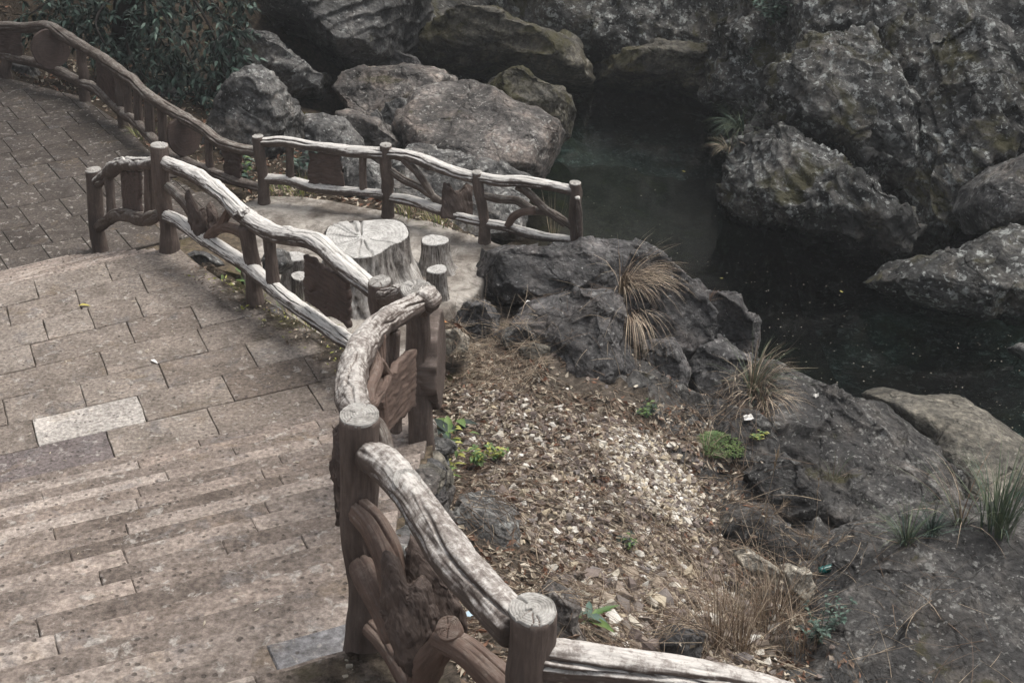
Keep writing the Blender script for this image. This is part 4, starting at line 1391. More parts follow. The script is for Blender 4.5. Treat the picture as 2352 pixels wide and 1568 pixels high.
def post(parent, u, vtop, vbase, y, rpx, mat='post', z_base=None, lean=True, near=False, cap=True, flare=1.35):
    top = at(u[0], vtop, y) if isinstance(u, tuple) else at(u, vtop, y)
    bot = at(u[1], vbase, y) if isinstance(u, tuple) else at(u, vbase, y)
    if z_base is not None:
        bot = np.array([bot[0], bot[1], z_base])
    r = rpx * pxsize(top)
    k = np.linspace(0, 1, 5)
    rs = np.random.RandomState(_cs[0])
    pts = []
    for t in k:
        p = bot + (top - bot) * t
        w = 0.18 * r * rs.normal(size=2) * (0 < t < 1)
        rr = r * (1 + (flare - 1) * max(0, 1 - t * 4.5) ** 1.5)
        pts.append((p[0] + w[0], p[1] + w[1], p[2] - (0.12 if t == 0 else 0), rr))
    V, F, uv = log_tube(pts, ds=0.02 if near else 0.03, seg=56 if near else 32, lump=0.10, crack=0.14, grain=0.035, knots=2)
    o = part('post', V, F, M[mat], parent, uv)
    _cs[0] += 1
    if cap:
        V, F, uv = cut_end(top + np.array([0, 0, 0.012]), (rs.normal(0, 0.06), rs.normal(0, 0.06) - 0.05, 1), r * 1.03, _cs[0], rim=0.012, na=96 if near else 56, nr=40 if near else 24)
        part('cut_end', V, F, M['cap'], o, uv)
    return o, top, bot, r


def path(pts):
    """[(u, v, y, rpx)] -> world points with radius"""
    out = []
    for u, v, y, r in pts:
        p = at(u, v, y)
        out.append((*p, r * pxsize(p)))
    return out


def rail(parent, name, pts, mat='rail', near=False, **k):
    V, F, uv = log_tube(path(pts), ds=0.02 if near else 0.03, seg=100 if near else 52, **k)
    return part(name, V, F, M[mat], parent, uv)


def board(parent, c4, y4, thick=0.05, mat='board', name='board_panel', seed=0, jag=0.0, nx=40, ny=40, groove=1.0, edge=0.012):
    """a carved plank: corners (u, v) clockwise from top left with their distances; figured grain cut into both faces"""
    C = np.array([at(u, v, y) for (u, v), y in zip(c4, y4)])
    s, t = np.meshgrid(np.linspace(0, 1, nx), np.linspace(0, 1, ny))
    base = ((1 - s) * (1 - t))[..., None] * C[0] + (s * (1 - t))[..., None] * C[1] + (s * t)[..., None] * C[2] + ((1 - s) * t)[..., None] * C[3]
    nrm = np.cross(C[1] - C[0], C[3] - C[0])
    nrm /= np.linalg.norm(nrm)
    if nrm @ (C.mean(0) - CP) > 0:
        nrm = -nrm
    q = np.stack([s * 1.1, t * 1.6, s * 0 + seed * 5.3], -1).reshape(-1, 3)
    fld = (t.ravel() * 5 + 1.8 * fbm(q * 1.3, 2) + 1.2 * np.exp(-(((s.ravel() - 0.4) / 0.3) ** 2 + ((t.ravel() - 0.4) / 0.25) ** 2)))
    gv = np.abs((fld % 1.0) - 0.5)
    h = -0.010 * groove * np.exp(-(gv / 0.07) ** 2) + 0.006 * fbm(q * [3, 9, 1], 3)
    # wavy outline: pull border points
    bw = edge * 3 * fbm(np.stack([s, t, s * 0 + seed], -1).reshape(-1, 3) * 3.5, 3)
    ex, ey = (C[1] - C[0]) / np.linalg.norm(C[1] - C[0]), (C[3] - C[0]) / np.linalg.norm(C[3] - C[0])
    sx = (np.abs(s - 0.5) * 2).ravel() ** 6
    sy = (np.abs(t - 0.5) * 2).ravel() ** 6
    B = base.reshape(-1, 3) + np.outer(bw * sx * np.sign(s.ravel() - 0.5), ex) + np.outer(bw * sy * np.sign(t.ravel() - 0.5), ey)
    if jag:
        jj = jag * np.abs(fbm(np.stack([s.ravel() * 4, s.ravel() * 0 + seed, s.ravel() * 0], 1), 3)) * 1.8
        B = B + np.outer(jj * (1 - t.ravel()), ey)
    rnd_ = 1 - np.maximum(sx, sy) * 0.35
    fr_ = B + np.outer(thick / 2 * rnd_ + h, nrm)
    bk = B - np.outer(thick / 2 * rnd_ + h, nrm)
    n = nx * ny
    V = np.concatenate([fr_, bk])
    i = (np.arange(ny - 1)[:, None] * nx + np.arange(nx - 1)[None, :]).ravel()
    F1 = np.stack([i, i + nx, i + nx + 1, i + 1], 1)
    F2 = np.stack([i, i + 1, i + nx + 1, i + nx], 1) + n
    loop = list(range(nx)) + [k * nx + nx - 1 for k in range(1, ny)] + [(ny - 1) * nx + k for k in range(nx - 2, -1, -1)] + [k * nx for k in range(ny - 2, 0, -1)]
    R_ = np.array([(loop[k], loop[(k + 1) % len(loop)], loop[(k + 1) % len(loop)] + n, loop[k] + n) for k in range(len(loop))])
    uv = np.concatenate([np.stack([s.ravel() * 0.4, t.ravel() * 0.4], 1)] * 2)
    return part(name, V, np.concatenate([F1, F2, R_]), M[mat], parent, uv)


def disc(parent, c, axis_, rad, thick, mat='board', seed=0, name='log_slice', sx=1.0, ribs=0.0):
    ax = np.asarray(axis_, float)
    ax /= np.linalg.norm(ax)
    a = np.cross(ax, [0, 0, 1.0])
    a /= np.linalg.norm(a)
    b = np.cross(ax, a)
    na, prof = 90, []
    for k in range(18):
        prof.append((k / 17 * 0.95 + 0.02, 0.5))
    for k in range(10):
        t = k / 9
        prof.append((1.0 + 0.03 * math.sin(t * math.pi), 0.5 - t))
    for k in range(18):
        prof.append((0.97 - k / 17 * 0.95, -0.5))
    ph = np.linspace(0, 2 * np.pi, na, endpoint=False)
    V = []
    for (rr, z) in prof:
        w = 1 + 0.05 * fbm(np.stack([np.cos(ph), np.sin(ph), ph * 0 + seed], 1) * 1.4, 3)
        rad_ = rad * rr * w
        if rr > 0.96 and ribs:
            rad_ = rad_ * (1 + ribs * (noise3(np.stack([np.cos(ph) * 14, np.sin(ph) * 14, ph * 0 + z * 0.8], 1))))
        hz = z * thick
        gv = math.cos(rr * 7 * 2 * math.pi)
        if abs(z) == 0.5:
            hz = hz - math.copysign(0.006, z) * max(0, -gv)
        V.append(c + np.outer(rad_ * sx * np.cos(ph), a) + np.outer(rad_ * np.sin(ph), b) + np.outer(np.full(na, hz), ax))
    V = np.concatenate(V)
    m = len(prof)
    i = np.arange(m - 1)[:, None] * na
    j = np.arange(na)[None, :]
    F = np.stack([i + j, i + (j + 1) % na, i + na + (j + 1) % na, i + na + j], -1).reshape(-1, 4)
    uv = np.stack([(V - c) @ a, (V - c) @ b], 1)
    return part(name, V, [F, np.array([[k for k in range(na)]])[:, ::-1], np.array([[(m - 1) * na + k for k in range(na)]])], M[mat], parent, uv)


def gnarl(parent, outline, y, thick, seed, mat='burl', name='gnarled_block', vert=1.0, amp=0.16):
    """a burl of bark: deep vertical ridges"""
    V, F = blob(outline, y, thick, seed, sub=6 if y < 5 else 5, amp=0.05, facets=10, lo=0.7, box=0.6, cracks=0.0)
    c = V.mean(0)
    d = V - c
    size = np.linalg.norm(d, axis=1).mean()
    o = d / (np.linalg.norm(d, axis=1)[:, None] + 1e-9)
    q = V * np.array([26, 26, 4 / vert]) * (0.16 / max(0.08, size)) + seed
    V = V + o * (amp * size * (ridged(q, 3) - 0.8) * 0.6 + 0.5 * amp * size * fbm(V * 9, 3))[:, None]
    uv = np.stack([V[:, 2], V[:, 0] + V[:, 1]], 1)
    return part(name, V, F, M[mat], parent, uv)


# ---- distances used by the railings
Y365, Y213, Y570, Y870 = 12.0, 15.2, 10.87, 9.26
YN, YP0, YP1 = 7.67, 4.2, 3.15

# ------------------------------------------------------------------ terrace railing
R1 = thing('log_railing', 'bleached log railing between the concrete terrace and the creek', 'railing', atz(890, 495, TERR_Z), 'cement log railings')
Y590, Y885, Y1110, Y1322 = 16.75, 16.3, 15.5, 15.05
post(R1, (592, 606), 314, 462, Y590, 12.5, 'post')
post(R1, (886, 890), 334, 495, Y885, 13)
post(R1, (1096, 1114), 397, 552, Y1110, 12)
post(R1, (1321, 1321), 421, 585, Y1322, 13)
rail(R1, 'top_rail', [(600, 327, Y590, 11), (650, 325, 16.7, 12), (720, 336, 16.6, 12), (790, 346, 16.5, 13.5), (830, 349, 16.4, 14), (882, 352, Y885, 13)])
rail(R1, 'bottom_rail', [(606, 411, Y590, 11), (660, 414, 16.7, 12), (720, 430, 16.6, 12), (780, 437, 16.5, 11), (830, 441, 16.4, 10), (884, 447, Y885, 11)])
rail(R1, 'top_rail', [(896, 352, Y885, 13), (950, 362, 16.1, 14), (985, 374, 16, 15), (1030, 391, 15.8, 13), (1090, 409, Y1110, 13)])
rail(R1, 'bottom_rail', [(896, 454, Y885, 11), (950, 463, 16.1, 12), (1010, 483, 15.8, 12), (1060, 499, 15.6, 11), (1104, 510, Y1110, 11)])
rail(R1, 'top_rail', [(1102, 408, Y1110, 12), (1150, 416, 15.4, 13), (1200, 416, 15.3, 13), (1260, 426, 15.2, 12), (1316, 438, Y1322, 12)])
rail(R1, 'bottom_rail', [(1114, 514, Y1110, 11), (1160, 520, 15.4, 11), (1210, 535, 15.3, 12), (1260, 545, 15.2, 10), (1314, 552, Y1322, 10)])
rail(R1, 'baluster', [(666, 335, 16.7, 9), (665, 370, 16.7, 8.5), (667, 410, 16.7, 9.5)], 'post')
rail(R1, 'baluster', [(834, 355, 16.4, 8.5), (833, 395, 16.4, 8), (835, 438, 16.4, 9)], 'post')
board(R1, [(712, 352), (782, 356), (790, 428), (708, 420)], [16.6, 16.5, 16.5, 16.6], seed=1)
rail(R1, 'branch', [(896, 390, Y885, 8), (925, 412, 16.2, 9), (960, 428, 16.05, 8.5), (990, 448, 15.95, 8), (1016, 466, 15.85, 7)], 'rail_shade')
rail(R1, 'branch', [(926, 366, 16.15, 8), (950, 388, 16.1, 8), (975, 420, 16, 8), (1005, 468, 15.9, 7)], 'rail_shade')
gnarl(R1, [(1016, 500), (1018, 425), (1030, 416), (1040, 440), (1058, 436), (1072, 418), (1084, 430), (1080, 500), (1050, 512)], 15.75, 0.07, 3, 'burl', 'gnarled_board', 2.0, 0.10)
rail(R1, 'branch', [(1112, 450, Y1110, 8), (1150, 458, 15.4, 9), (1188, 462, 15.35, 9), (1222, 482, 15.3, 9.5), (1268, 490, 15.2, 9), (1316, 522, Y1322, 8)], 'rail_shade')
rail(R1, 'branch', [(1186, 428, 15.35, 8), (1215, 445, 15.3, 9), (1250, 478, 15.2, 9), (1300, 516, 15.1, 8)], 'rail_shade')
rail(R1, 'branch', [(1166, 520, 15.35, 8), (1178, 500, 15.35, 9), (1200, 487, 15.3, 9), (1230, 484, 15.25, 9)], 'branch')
rail(R1, 'split_wood', [(1326, 452, Y1322 - .09, 6), (1330, 490, Y1322 - .1, 7), (1332, 575, Y1322 - .1, 8)], 'rail')

# ------------------------------------------------------------------ curved plaza railing
R2 = thing('log_railing', 'long curved brown log railing along the far edge of the paved plaza', 'railing', atz(285, 290, PLAZA_Z), 'cement log railings')
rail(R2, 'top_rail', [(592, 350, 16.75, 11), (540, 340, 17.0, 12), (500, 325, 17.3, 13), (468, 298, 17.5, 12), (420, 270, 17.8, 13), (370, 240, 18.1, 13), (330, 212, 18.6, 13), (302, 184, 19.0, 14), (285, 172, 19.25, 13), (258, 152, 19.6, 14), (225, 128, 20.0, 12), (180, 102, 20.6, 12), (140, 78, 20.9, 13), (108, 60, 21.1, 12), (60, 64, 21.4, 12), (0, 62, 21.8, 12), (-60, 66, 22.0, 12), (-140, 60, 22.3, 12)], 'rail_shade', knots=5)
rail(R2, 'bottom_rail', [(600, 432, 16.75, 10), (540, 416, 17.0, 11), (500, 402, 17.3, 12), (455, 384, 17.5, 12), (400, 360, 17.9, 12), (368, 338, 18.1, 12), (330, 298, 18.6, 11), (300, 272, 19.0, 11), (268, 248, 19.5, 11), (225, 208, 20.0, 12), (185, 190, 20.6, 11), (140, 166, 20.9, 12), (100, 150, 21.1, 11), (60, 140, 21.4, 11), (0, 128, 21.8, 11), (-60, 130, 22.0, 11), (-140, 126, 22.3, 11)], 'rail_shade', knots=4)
post(R2, (272, 288), 166, 292, 19.45, 14, cap=False, flare=1.15)
post(R2, (188, 194), 112, 226, 20.6, 11, cap=False, flare=1.15)
post(R2, (14, 16), 130, 192, 21.7, 12, cap=False, flare=1.15)
for u, v0, v1, y, r in ((294, 190, 278, 19.1, 9), (317, 205, 290, 18.8, 9.5), (343, 222, 305, 18.45, 10), (373, 245, 325, 18.1, 10), (480, 318, 388, 17.4, 9)):
    rail(R2, 'baluster', [(u - 2, v0, y, r), (u, (v0 + v1) / 2, y, r), (u + 2, v1, y, r * 1.1)], 'post')
board(R2, [(222, 135), (262, 160), (268, 250), (226, 210)], [20.0, 19.55, 19.5, 20.0], seed=2)
board(R2, [(512, 338), (556, 350), (553, 412), (518, 404)], [17.2, 16.95, 16.95, 17.2], seed=4)
board(R2, [(-8, 70), (48, 72), (52, 138), (-8, 128)], [21.8, 21.45, 21.45, 21.8], seed=5)
disc(R2, at(422, 312, 17.8), (0.42, -0.75, 0.1), 0.26, 0.09, seed=3, sx=0.85, ribs=0.02)
disc(R2, at(116, 112, 20.95), (0.45, -0.85, 0.1), 0.29, 0.09, seed=6, sx=0.95, ribs=0.02)

# ------------------------------------------------------------------ short railing down the lower flight
R3 = thing('log_railing', 'short dark log railing beside the lower steps, left of the tall corner post', 'railing', atz(230, 572, PLAZA_Z), 'cement log railings')
post(R3, (214, 232), 391, 576, Y213, 17.5, flare=1.1)
rail(R3, 'top_rail', [(362, 372, Y365, 13), (330, 378, 12.6, 15), (300, 376, 13.2, 15), (268, 382, 13.9, 17), (245, 402, 14.5, 14), (224, 420, Y213, 13)], 'rail', crack=0.45)
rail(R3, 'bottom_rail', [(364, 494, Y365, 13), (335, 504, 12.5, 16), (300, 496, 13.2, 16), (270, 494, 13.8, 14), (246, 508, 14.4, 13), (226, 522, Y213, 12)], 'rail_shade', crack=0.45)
rail(R3, 'baluster', [(250, 408, 14.4, 11), (254, 450, 14.35, 10), (258, 500, 14.3, 12)], 'post')
rail(R3, 'baluster', [(344, 385, 12.4, 14), (345, 430, 12.4, 14), (346, 490, 12.4, 15)], 'post')
board(R3, [(280, 396), (322, 392), (324, 488), (286, 486)], [13.6, 12.8, 12.8, 13.6], seed=7)

# ------------------------------------------------------------------ landing railing
R4 = thing('log_railing', 'bleached log railing along the landing, with a carved board and forked branches', 'railing', atz(590, 715, 0), 'cement log railings')
post(R4, (366, 386), 335, 578, Y365, 19, near=True)
post(R4, (566, 592), 520, 715, Y570, 18, cap=False, near=True, flare=1.5)
post(R4, (872, 884), 648, 880, Y870, 25, near=True)


def yl(u):
    return float(np.interp(u, [375, 575, 870], [Y365, Y570, Y870]))


rail(R4, 'top_rail', [(u, v, yl(u), r) for u, v, r in ((376, 370, 15), (400, 382, 17), (440, 398, 17), (480, 424, 18), (520, 455, 18), (558, 492, 21), (600, 522, 21), (650, 541, 20), (700, 548, 20), (735, 562, 22), (770, 592, 22), (815, 632, 21), (866, 672, 20))], near=True, knots=4, crack=0.45)
rail(R4, 'bottom_rail', [(u, v, yl(u), r) for u, v, r in ((384, 497, 15), (420, 514, 16), (470, 548, 16), (520, 580, 16), (570, 612, 17), (620, 655, 17), (680, 702, 17), (740, 744, 18), (790, 778, 18), (850, 812, 18))], near=True, knots=2, crack=0.45)
rail(R4, 'baluster', [(617, 545, yl(617), 14), (622, 590, yl(620), 13), (628, 652, yl(624), 15)], 'post', near=True)
board(R4, [(700, 580), (800, 648), (803, 752), (706, 690)], [yl(702), yl(800), yl(800), yl(702)], 0.06, seed=9, nx=90, ny=90)
rail(R4, 'branch', [(384, 428, yl(384), 10), (405, 446, yl(405), 11), (430, 470, yl(430), 13), (448, 505, yl(448), 14), (455, 545, yl(455), 13)], 'rail_shade', near=True)
gnarl(R4, [(432, 510), (428, 450), (436, 440), (450, 468), (458, 490), (470, 478), (480, 500), (482, 540), (460, 548)], yl(450), 0.08, 11, 'burl', 'branch_stub', 1.0, 0.14)
gnarl(R4, [(478, 520), (474, 470), (484, 462), (494, 480), (500, 500), (500, 540), (486, 546)], yl(486) + .05, 0.06, 12, 'burl', 'branch_stub', 1.0, 0.14)
rail(R4, 'branch', [(468, 556, yl(468), 12), (488, 535, yl(488), 12), (515, 522, yl(515), 12), (552, 532, yl(552), 13), (572, 548, yl(570), 13)], 'branch', near=True)
rail(R4, 'branch', [(500, 530, yl(500), 10), (515, 505, yl(515), 10), (530, 478, yl(530), 9)], 'branch', near=True)
gnarl(R4, [(540, 496), (550, 482), (572, 478), (588, 488), (590, 500), (572, 506), (552, 506)], yl(562) - .04, 0.08, 13, 'rail', 'burl', 1.0, 0.2)

# ------------------------------------------------------------------ near stair railing
P0b = atz(835, 1455, TOPZ)
R5 = thing('log_railing', 'thick weathered log railing winding up beside the near stone steps', 'railing', P0b, 'cement log railings')
post(R5, (826, 834), 957, 1460, YP0, 44, near=True, flare=1.25)
post(R5, (1225, 1240), 1404, 1900, YP1, 53, near=True)
post(R5, (950, 968), 662, 1000, YN, 27, near=True, flare=1.15)
rail(R5, 'top_rail', [(882, 682, 9.15, 19), (905, 680, 8.8, 20), (935, 676, 8.3, 24), (965, 680, 7.85, 30), (982, 688, 7.6, 30), (968, 700, 7.5, 28)], 'rail_near', near=True, knots=2)
rail(R5, 'top_rail', [(972, 688, YN, 25), (940, 708, 7.4, 26), (905, 726, 7.1, 27), (872, 748, 6.8, 30), (848, 776, 6.45, 33), (826, 812, 6.0, 33), (811, 855, 5.5, 34), (806, 905, 4.95, 36), (818, 945, 4.5, 38)], 'rail_near', near=True, lump=0.14, crack=0.5, knots=3)
rail(R5, 'top_rail', [(838, 1046, YP0, 34), (868, 1058, 4.1, 38), (915, 1098, 3.95, 40), (958, 1155, 3.8, 42), (1000, 1222, 3.64, 46), (1050, 1290, 3.5, 49), (1105, 1352, 3.38, 50), (1150, 1402, 3.27, 52), (1190, 1445, 3.2, 52)], 'rail_near', near=True, lump=0.13, crack=0.5, knots=3)
rail(R5, 'top_rail', [(1245, 1512, YP1, 48), (1320, 1518, 3.15, 47), (1440, 1535, 3.16, 46), (1560, 1552, 3.17, 45), (1700, 1582, 3.18, 46), (1900, 1640, 3.18, 46), (2150, 1720, 3.2, 46)], 'rail_near', near=True, lump=0.10, crack=0.5)
for (u, v, y, rp, n_, s_) in ((809, 818, 5.93, 30, (-0.25, -0.35, 1), 5), (936, 1102, 3.86, 33, (0.25, -0.4, 1), 6), (956, 662, 7.62, 36, (0, -0.25, 1), 7)):
    c = at(u, v, y)
    r = rp * pxsize(c)
    nn = np.array(n_, float); nn /= np.linalg.norm(nn)
    V, F, uv = cut_end(c, nn, r, 300 + s_, rim=0.03, na=80, nr=34)
    part('branch_scar', V, F, M['cap'], R5, uv)
# between the top post and the bend: bars, forks and a broken board
rail(R5, 'baluster', [(872, 770, 6.5, 13), (876, 900, 6.4, 12), (882, 1060, 6.35, 14)], 'branch', near=True)
rail(R5, 'baluster', [(908, 760, 6.95, 12), (905, 830, 6.95, 12), (910, 990, 6.95, 13)], 'post', near=True)
board(R5, [(868, 862), (950, 796), (948, 928), (880, 1000)], [6.35, 7.25, 7.25, 6.35], 0.05, 'branch', 'broken_board', 14, jag=0.03, groove=0.4)
rail(R5, 'branch', [(846, 800, 6.15, 18), (862, 835, 6.1, 17), (858, 862, 5.95, 18), (845, 900, 5.8, 17), (848, 950, 5.7, 18)], 'branch', near=True)
rail(R5, 'branch', [(868, 830, 6.2, 13), (884, 862, 6.3, 14), (872, 900, 6.1, 15), (850, 930, 5.7, 15)], 'branch', near=True)
rail(R5, 'branch', [(850, 960, 4.75, 17), (872, 985, 4.75, 18), (885, 1030, 4.7, 19), (884, 1100, 4.65, 19)], 'rail_shade', near=True)
disc(R5, at(990, 824, 7.9), (1.0, -0.05, 0.0), 0.30, 0.13, 'post', 15, ribs=0.13)
# bark plank on the stair side of the top post
gnarl(R5, [(772, 1190), (766, 1090), (770, 990), (786, 972), (800, 1000), (806, 1100), (800, 1170), (790, 1205)], 4.55, 0.10, 16, 'burl', 'bark_plank', 2.0, 0.10)
rail(R5, 'branch', [(775, 1205, 4.6, 6), (784, 1175, 4.6, 8), (792, 1130, 4.55, 8)], 'burl')
# below the rail between the two near posts
rail(R5, 'branch', [(826, 1170, 4.12, 30), (860, 1208, 4.05, 33), (890, 1270, 3.98, 34), (910, 1350, 3.93, 34), (920, 1420, 3.9, 32)], 'branch', near=True)
rail(R5, 'branch', [(828, 1295, 4.1, 28), (850, 1340, 4.02, 30), (880, 1400, 3.96, 28), (905, 1465, 3.92, 28)], 'branch', near=True)
gnarl(R5, [(880, 1330), (892, 1272), (918, 1290), (940, 1340), (962, 1325), (985, 1345), (1000, 1420), (985, 1500), (950, 1540), (915, 1500), (890, 1420)], 3.82, 0.10, 17, 'burl', 'gnarled_block', 1.5, 0.12)
gnarl(R5, [(930, 1340), (945, 1235), (985, 1260), (1040, 1330), (1068, 1400), (1060, 1440), (1010, 1470), (960, 1440)], 3.92, 0.06, 18, 'burl', 'gnarled_board', 1.5, 0.09)
rail(R5, 'branch', [(958, 1600, 3.72, 30), (978, 1530, 3.7, 34), (1030, 1464, 3.62, 34)], 'branch', near=True, knots=2)
rail(R5, 'branch', [(1016, 1462, 3.63, 34), (1075, 1498, 3.54, 33), (1140, 1556, 3.45, 38), (1205, 1620, 3.4, 40)], 'branch', near=True, knots=2)
V, F, uv = cut_end(at(1030, 1440, 3.58), (-0.2, -0.6, 1), 30 * pxsize(at(1030, 1440, 3.58)), 411, rim=0.05, na=60, nr=24)
part('branch_scar', V, F, M['branch'], R5, uv)
rail(R5, 'bottom_rail', [(850, 1440, 4.1, 22), (900, 1490, 4.0, 26), (950, 1580, 3.85, 28), (1000, 1680, 3.7, 30)], 'branch', near=True)

# ------------------------------------------------------------------ stump table and stools
def stump(thing_, ctop, ztop, zbase, outline, flare, lobes, seed, matb='stump'):
    """ctop: world x, y of the axis; outline(ph): radius of the sawn top"""
    na, nz_ = 120, 44
    ph = np.linspace(0, 2 * np.pi, na, endpoint=False)
    V = []
    for k in range(nz_):
        t = k / (nz_ - 1)
        z = ztop + (zbase - 0.05 - ztop) * t
        lob = 1 + lobes * np.maximum(0, noise3(np.stack([np.cos(ph) * 1.6, np.sin(ph) * 1.6, ph * 0 + seed], 1))) * 1.8 * t ** 3
        r = outline(ph) * (1 + flare * t ** 2.2) * lob
        cr = np.abs(noise3(np.stack([np.cos(ph) * 3.4, np.sin(ph) * 3.4, ph * 0 + t * 0.7 + seed * 2], 1)))
        r = r * (1 - 0.10 * np.exp(-(cr / 0.06) ** 2) + 0.03 * ridged(np.stack([np.cos(ph) * 7, np.sin(ph) * 7, ph * 0 + t * 1.4], 1) + seed, 3) + 0.05 * noise3(np.stack([np.cos(ph) * 2, np.sin(ph) * 2, ph * 0 + t * 2 + seed], 1)))
        V.append(np.column_stack([ctop[0] + r * np.cos(ph), ctop[1] + r * np.sin(ph), np.full(na, z)]))
    V = np.concatenate(V)
    i = np.arange(nz_ - 1)[:, None] * na
    j = np.arange(na)[None, :]
    F = np.stack([i + j, i + na + j, i + na + (j + 1) % na, i + (j + 1) % na], -1).reshape(-1, 4)
    uv = np.stack([V[:, 2], np.tile(ph, nz_) * 0.3], 1)
    part('trunk', V, F, M[matb], thing_, uv)
    # sawn top, axes aligned with x, y
    ol = outline

    def ol2(p):
        return ol(-p) if False else ol(p)
    c = np.array([ctop[0], ctop[1], ztop])
    V, F, uv = cut_end_xy(c, ol, seed)
    part('sawn_top', V, F, M['top'], thing_, uv)


def cut_end_xy(c, outline, seed):
    rs = np.random.RandomState(seed)
    na, nr = (200, 60) if outline(np.zeros(1))[0] > 0.3 else (110, 30)
    ph = np.linspace(0, 2 * np.pi, na, endpoint=False)
    ro = outline(ph) * 1.0
    r = ro.mean()
    off = rs.uniform(-0.12, 0.12, 2) * r
    gates = [(rs.uniform(0, 6.28), rs.uniform(0.05, 0.5), rs.uniform(0.5, 1.0)) for _ in range(13)]
    V = [np.column_stack([c[0] + ro * np.cos(ph), c[1] + ro * np.sin(ph), np.full(na, c[2] - 0.012)])]
    for k in range(nr):
        t = 1 - k / (nr - 1) * 0.99
        wob = noise3(np.stack([np.cos(ph) * t * 2.2, np.sin(ph) * t * 2.2, ph * 0 + seed * 3.1], 1))
        rv = np.cos((t + wob * 0.018) * 12 * 2 * np.pi)
        zz = 0.018 * r * np.where(rv < -0.6, (rv + 0.6) * 2.5, 0)
        for (p0, t0, w) in gates:
            dphi = (ph - p0 - 0.02 * np.sin(t * 11 + p0) + np.pi) % (2 * np.pi) - np.pi
            zz = zz - 0.09 * r * np.exp(-(dphi * t / (0.024 * w)) ** 2) * (t > t0)
        zz = zz + 0.012 * r * fbm(np.stack([np.cos(ph) * t * 4, np.sin(ph) * t * 4, ph * 0 + seed], 1), 3)
        if k == 0:
            zz = zz - 0.02
        cx = c[0] + off[0] * (1 - t)
        cy = c[1] + off[1] * (1 - t)
        V.append(np.column_stack([cx + ro * t * np.cos(ph), cy + ro * t * np.sin(ph), c[2] + 0.01 + zz]))
    V = np.concatenate(V)
    i = np.arange(nr)[:, None] * na
    j = np.arange(na)[None, :]
    F = np.stack([i + j, i + (j + 1) % na, i + na + (j + 1) % na, i + na + j], -1).reshape(-1, 4)
    return V, [F, np.array([[nr * na + k for k in range(na)]])], V[:, :2] - c[:2]


ZT = TERR_Z + 0.02


def top_at(u, v, z):
    p = atz(u, v, z)
    return p[:2]


def lobed(r, a2, p2, a3, p3, a5=0.0, sx=1.0, sy=1.0):
    def f(ph):
        return r * (1 + a2 * np.cos(2 * (ph - p2)) + a3 * np.cos(3 * (ph - p3)) + a5 * np.cos(5 * ph + 1)) / np.sqrt((np.cos(ph) / sx) ** 2 + (np.sin(ph) / sy) ** 2)
    return f


c = top_at(838, 543, ZT + 0.62)
T1 = thing('stump_table', 'large pale tree-stump table with a cracked ring-patterned top', 'table', (c[0], c[1], ZT))
stump(T1, c, ZT + 0.62, ZT, lobed(0.43, 0.05, 0.9, 0.10, 0.5, 0.045, 1.05, 1.12), 0.32, 0.5, 41)
for k, (u, v, h, r, fl, lab) in enumerate(((998, 552, 0.36, 0.148, 0.5, 'flared pale stump stool right of the stump table'), (1004, 619, 0.33, 0.11, 0.16, 'small straight stump stool nearest the black rock'),
                                            (690, 634, 0.33, 0.105, 0.2, 'small stump stool seen under the landing rail left of the carved board'), (676, 590, 0.34, 0.13, 0.5, 'dark root-like stump stool hidden behind the landing rail left of the table'))):
    c = top_at(u, v, ZT + h)
    t = thing('stump_stool', lab, 'stool', (c[0], c[1], ZT), 'stump stools')
    stump(t, c, ZT + h, ZT, lobed(r, 0.05, k, 0.06, k * 1.3), fl, 0.35, 50 + k)


# ================================================================== SCATTER SURFACE
fine_mask = (tc_[:, 0] > -1.3) & (tc_[:, 0] < 5.6) & (tc_[:, 1] > 2.4) & (tc_[:, 1] < 16)
_pv, _pf = [TV], [TF[fine_mask]]
bv, bf, n0 = [tuple(v) for v in TV], [tuple(int(i) for i in f) for f in TF[fine_mask]], len(TV)
for V, F in ROCKS:
    bv += [tuple(v) for v in V]
    bf += [tuple(int(i) + n0 for i in f) for f in F]
    n0 += len(V)
BANK = BVHTree.FromPolygons(bv, bf)
SOIL = BVHTree.FromPolygons([tuple(v) for v in TV], [tuple(int(i) for i in f) for f in TF[fine_mask]])
del bv, bf


def drop(x, y, tree=BANK):
    h = tree.ray_cast(Vector((x, y, 6)), Vector((0, 0, -1)))
    if h[0] is None:
        return None
    return np.array(h[0]), np.array(h[1])


def seen(u, v, tree=BANK):
    """the place on the bank that shows at this pixel"""
    d = Vector(ray(u, v)).normalized()
    h = tree.ray_cast(Vector(CP), d)
    return np.array(h[0]) if h[0] is not None else atz(u, v, -1.5)


def region(pxs):
    return np.array([seen(u, v, SOIL)[:2] for u, v in pxs])


def sample(poly, n, rs):
    lo, hi = poly.min(0), poly.max(0)
    out = []
    while len(out) < n:
        p = rs.uniform(lo, hi)
        if inside(p, poly):
            out.append(p)
    return np.array(out)


def frame(nrm, ang):
    nrm = nrm / np.linalg.norm(nrm)
    a = np.array([math.cos(ang), math.sin(ang), 0])
    a = a - nrm * (a @ nrm)
    a /= np.linalg.norm(a)
    return a, np.cross(nrm, a), nrm


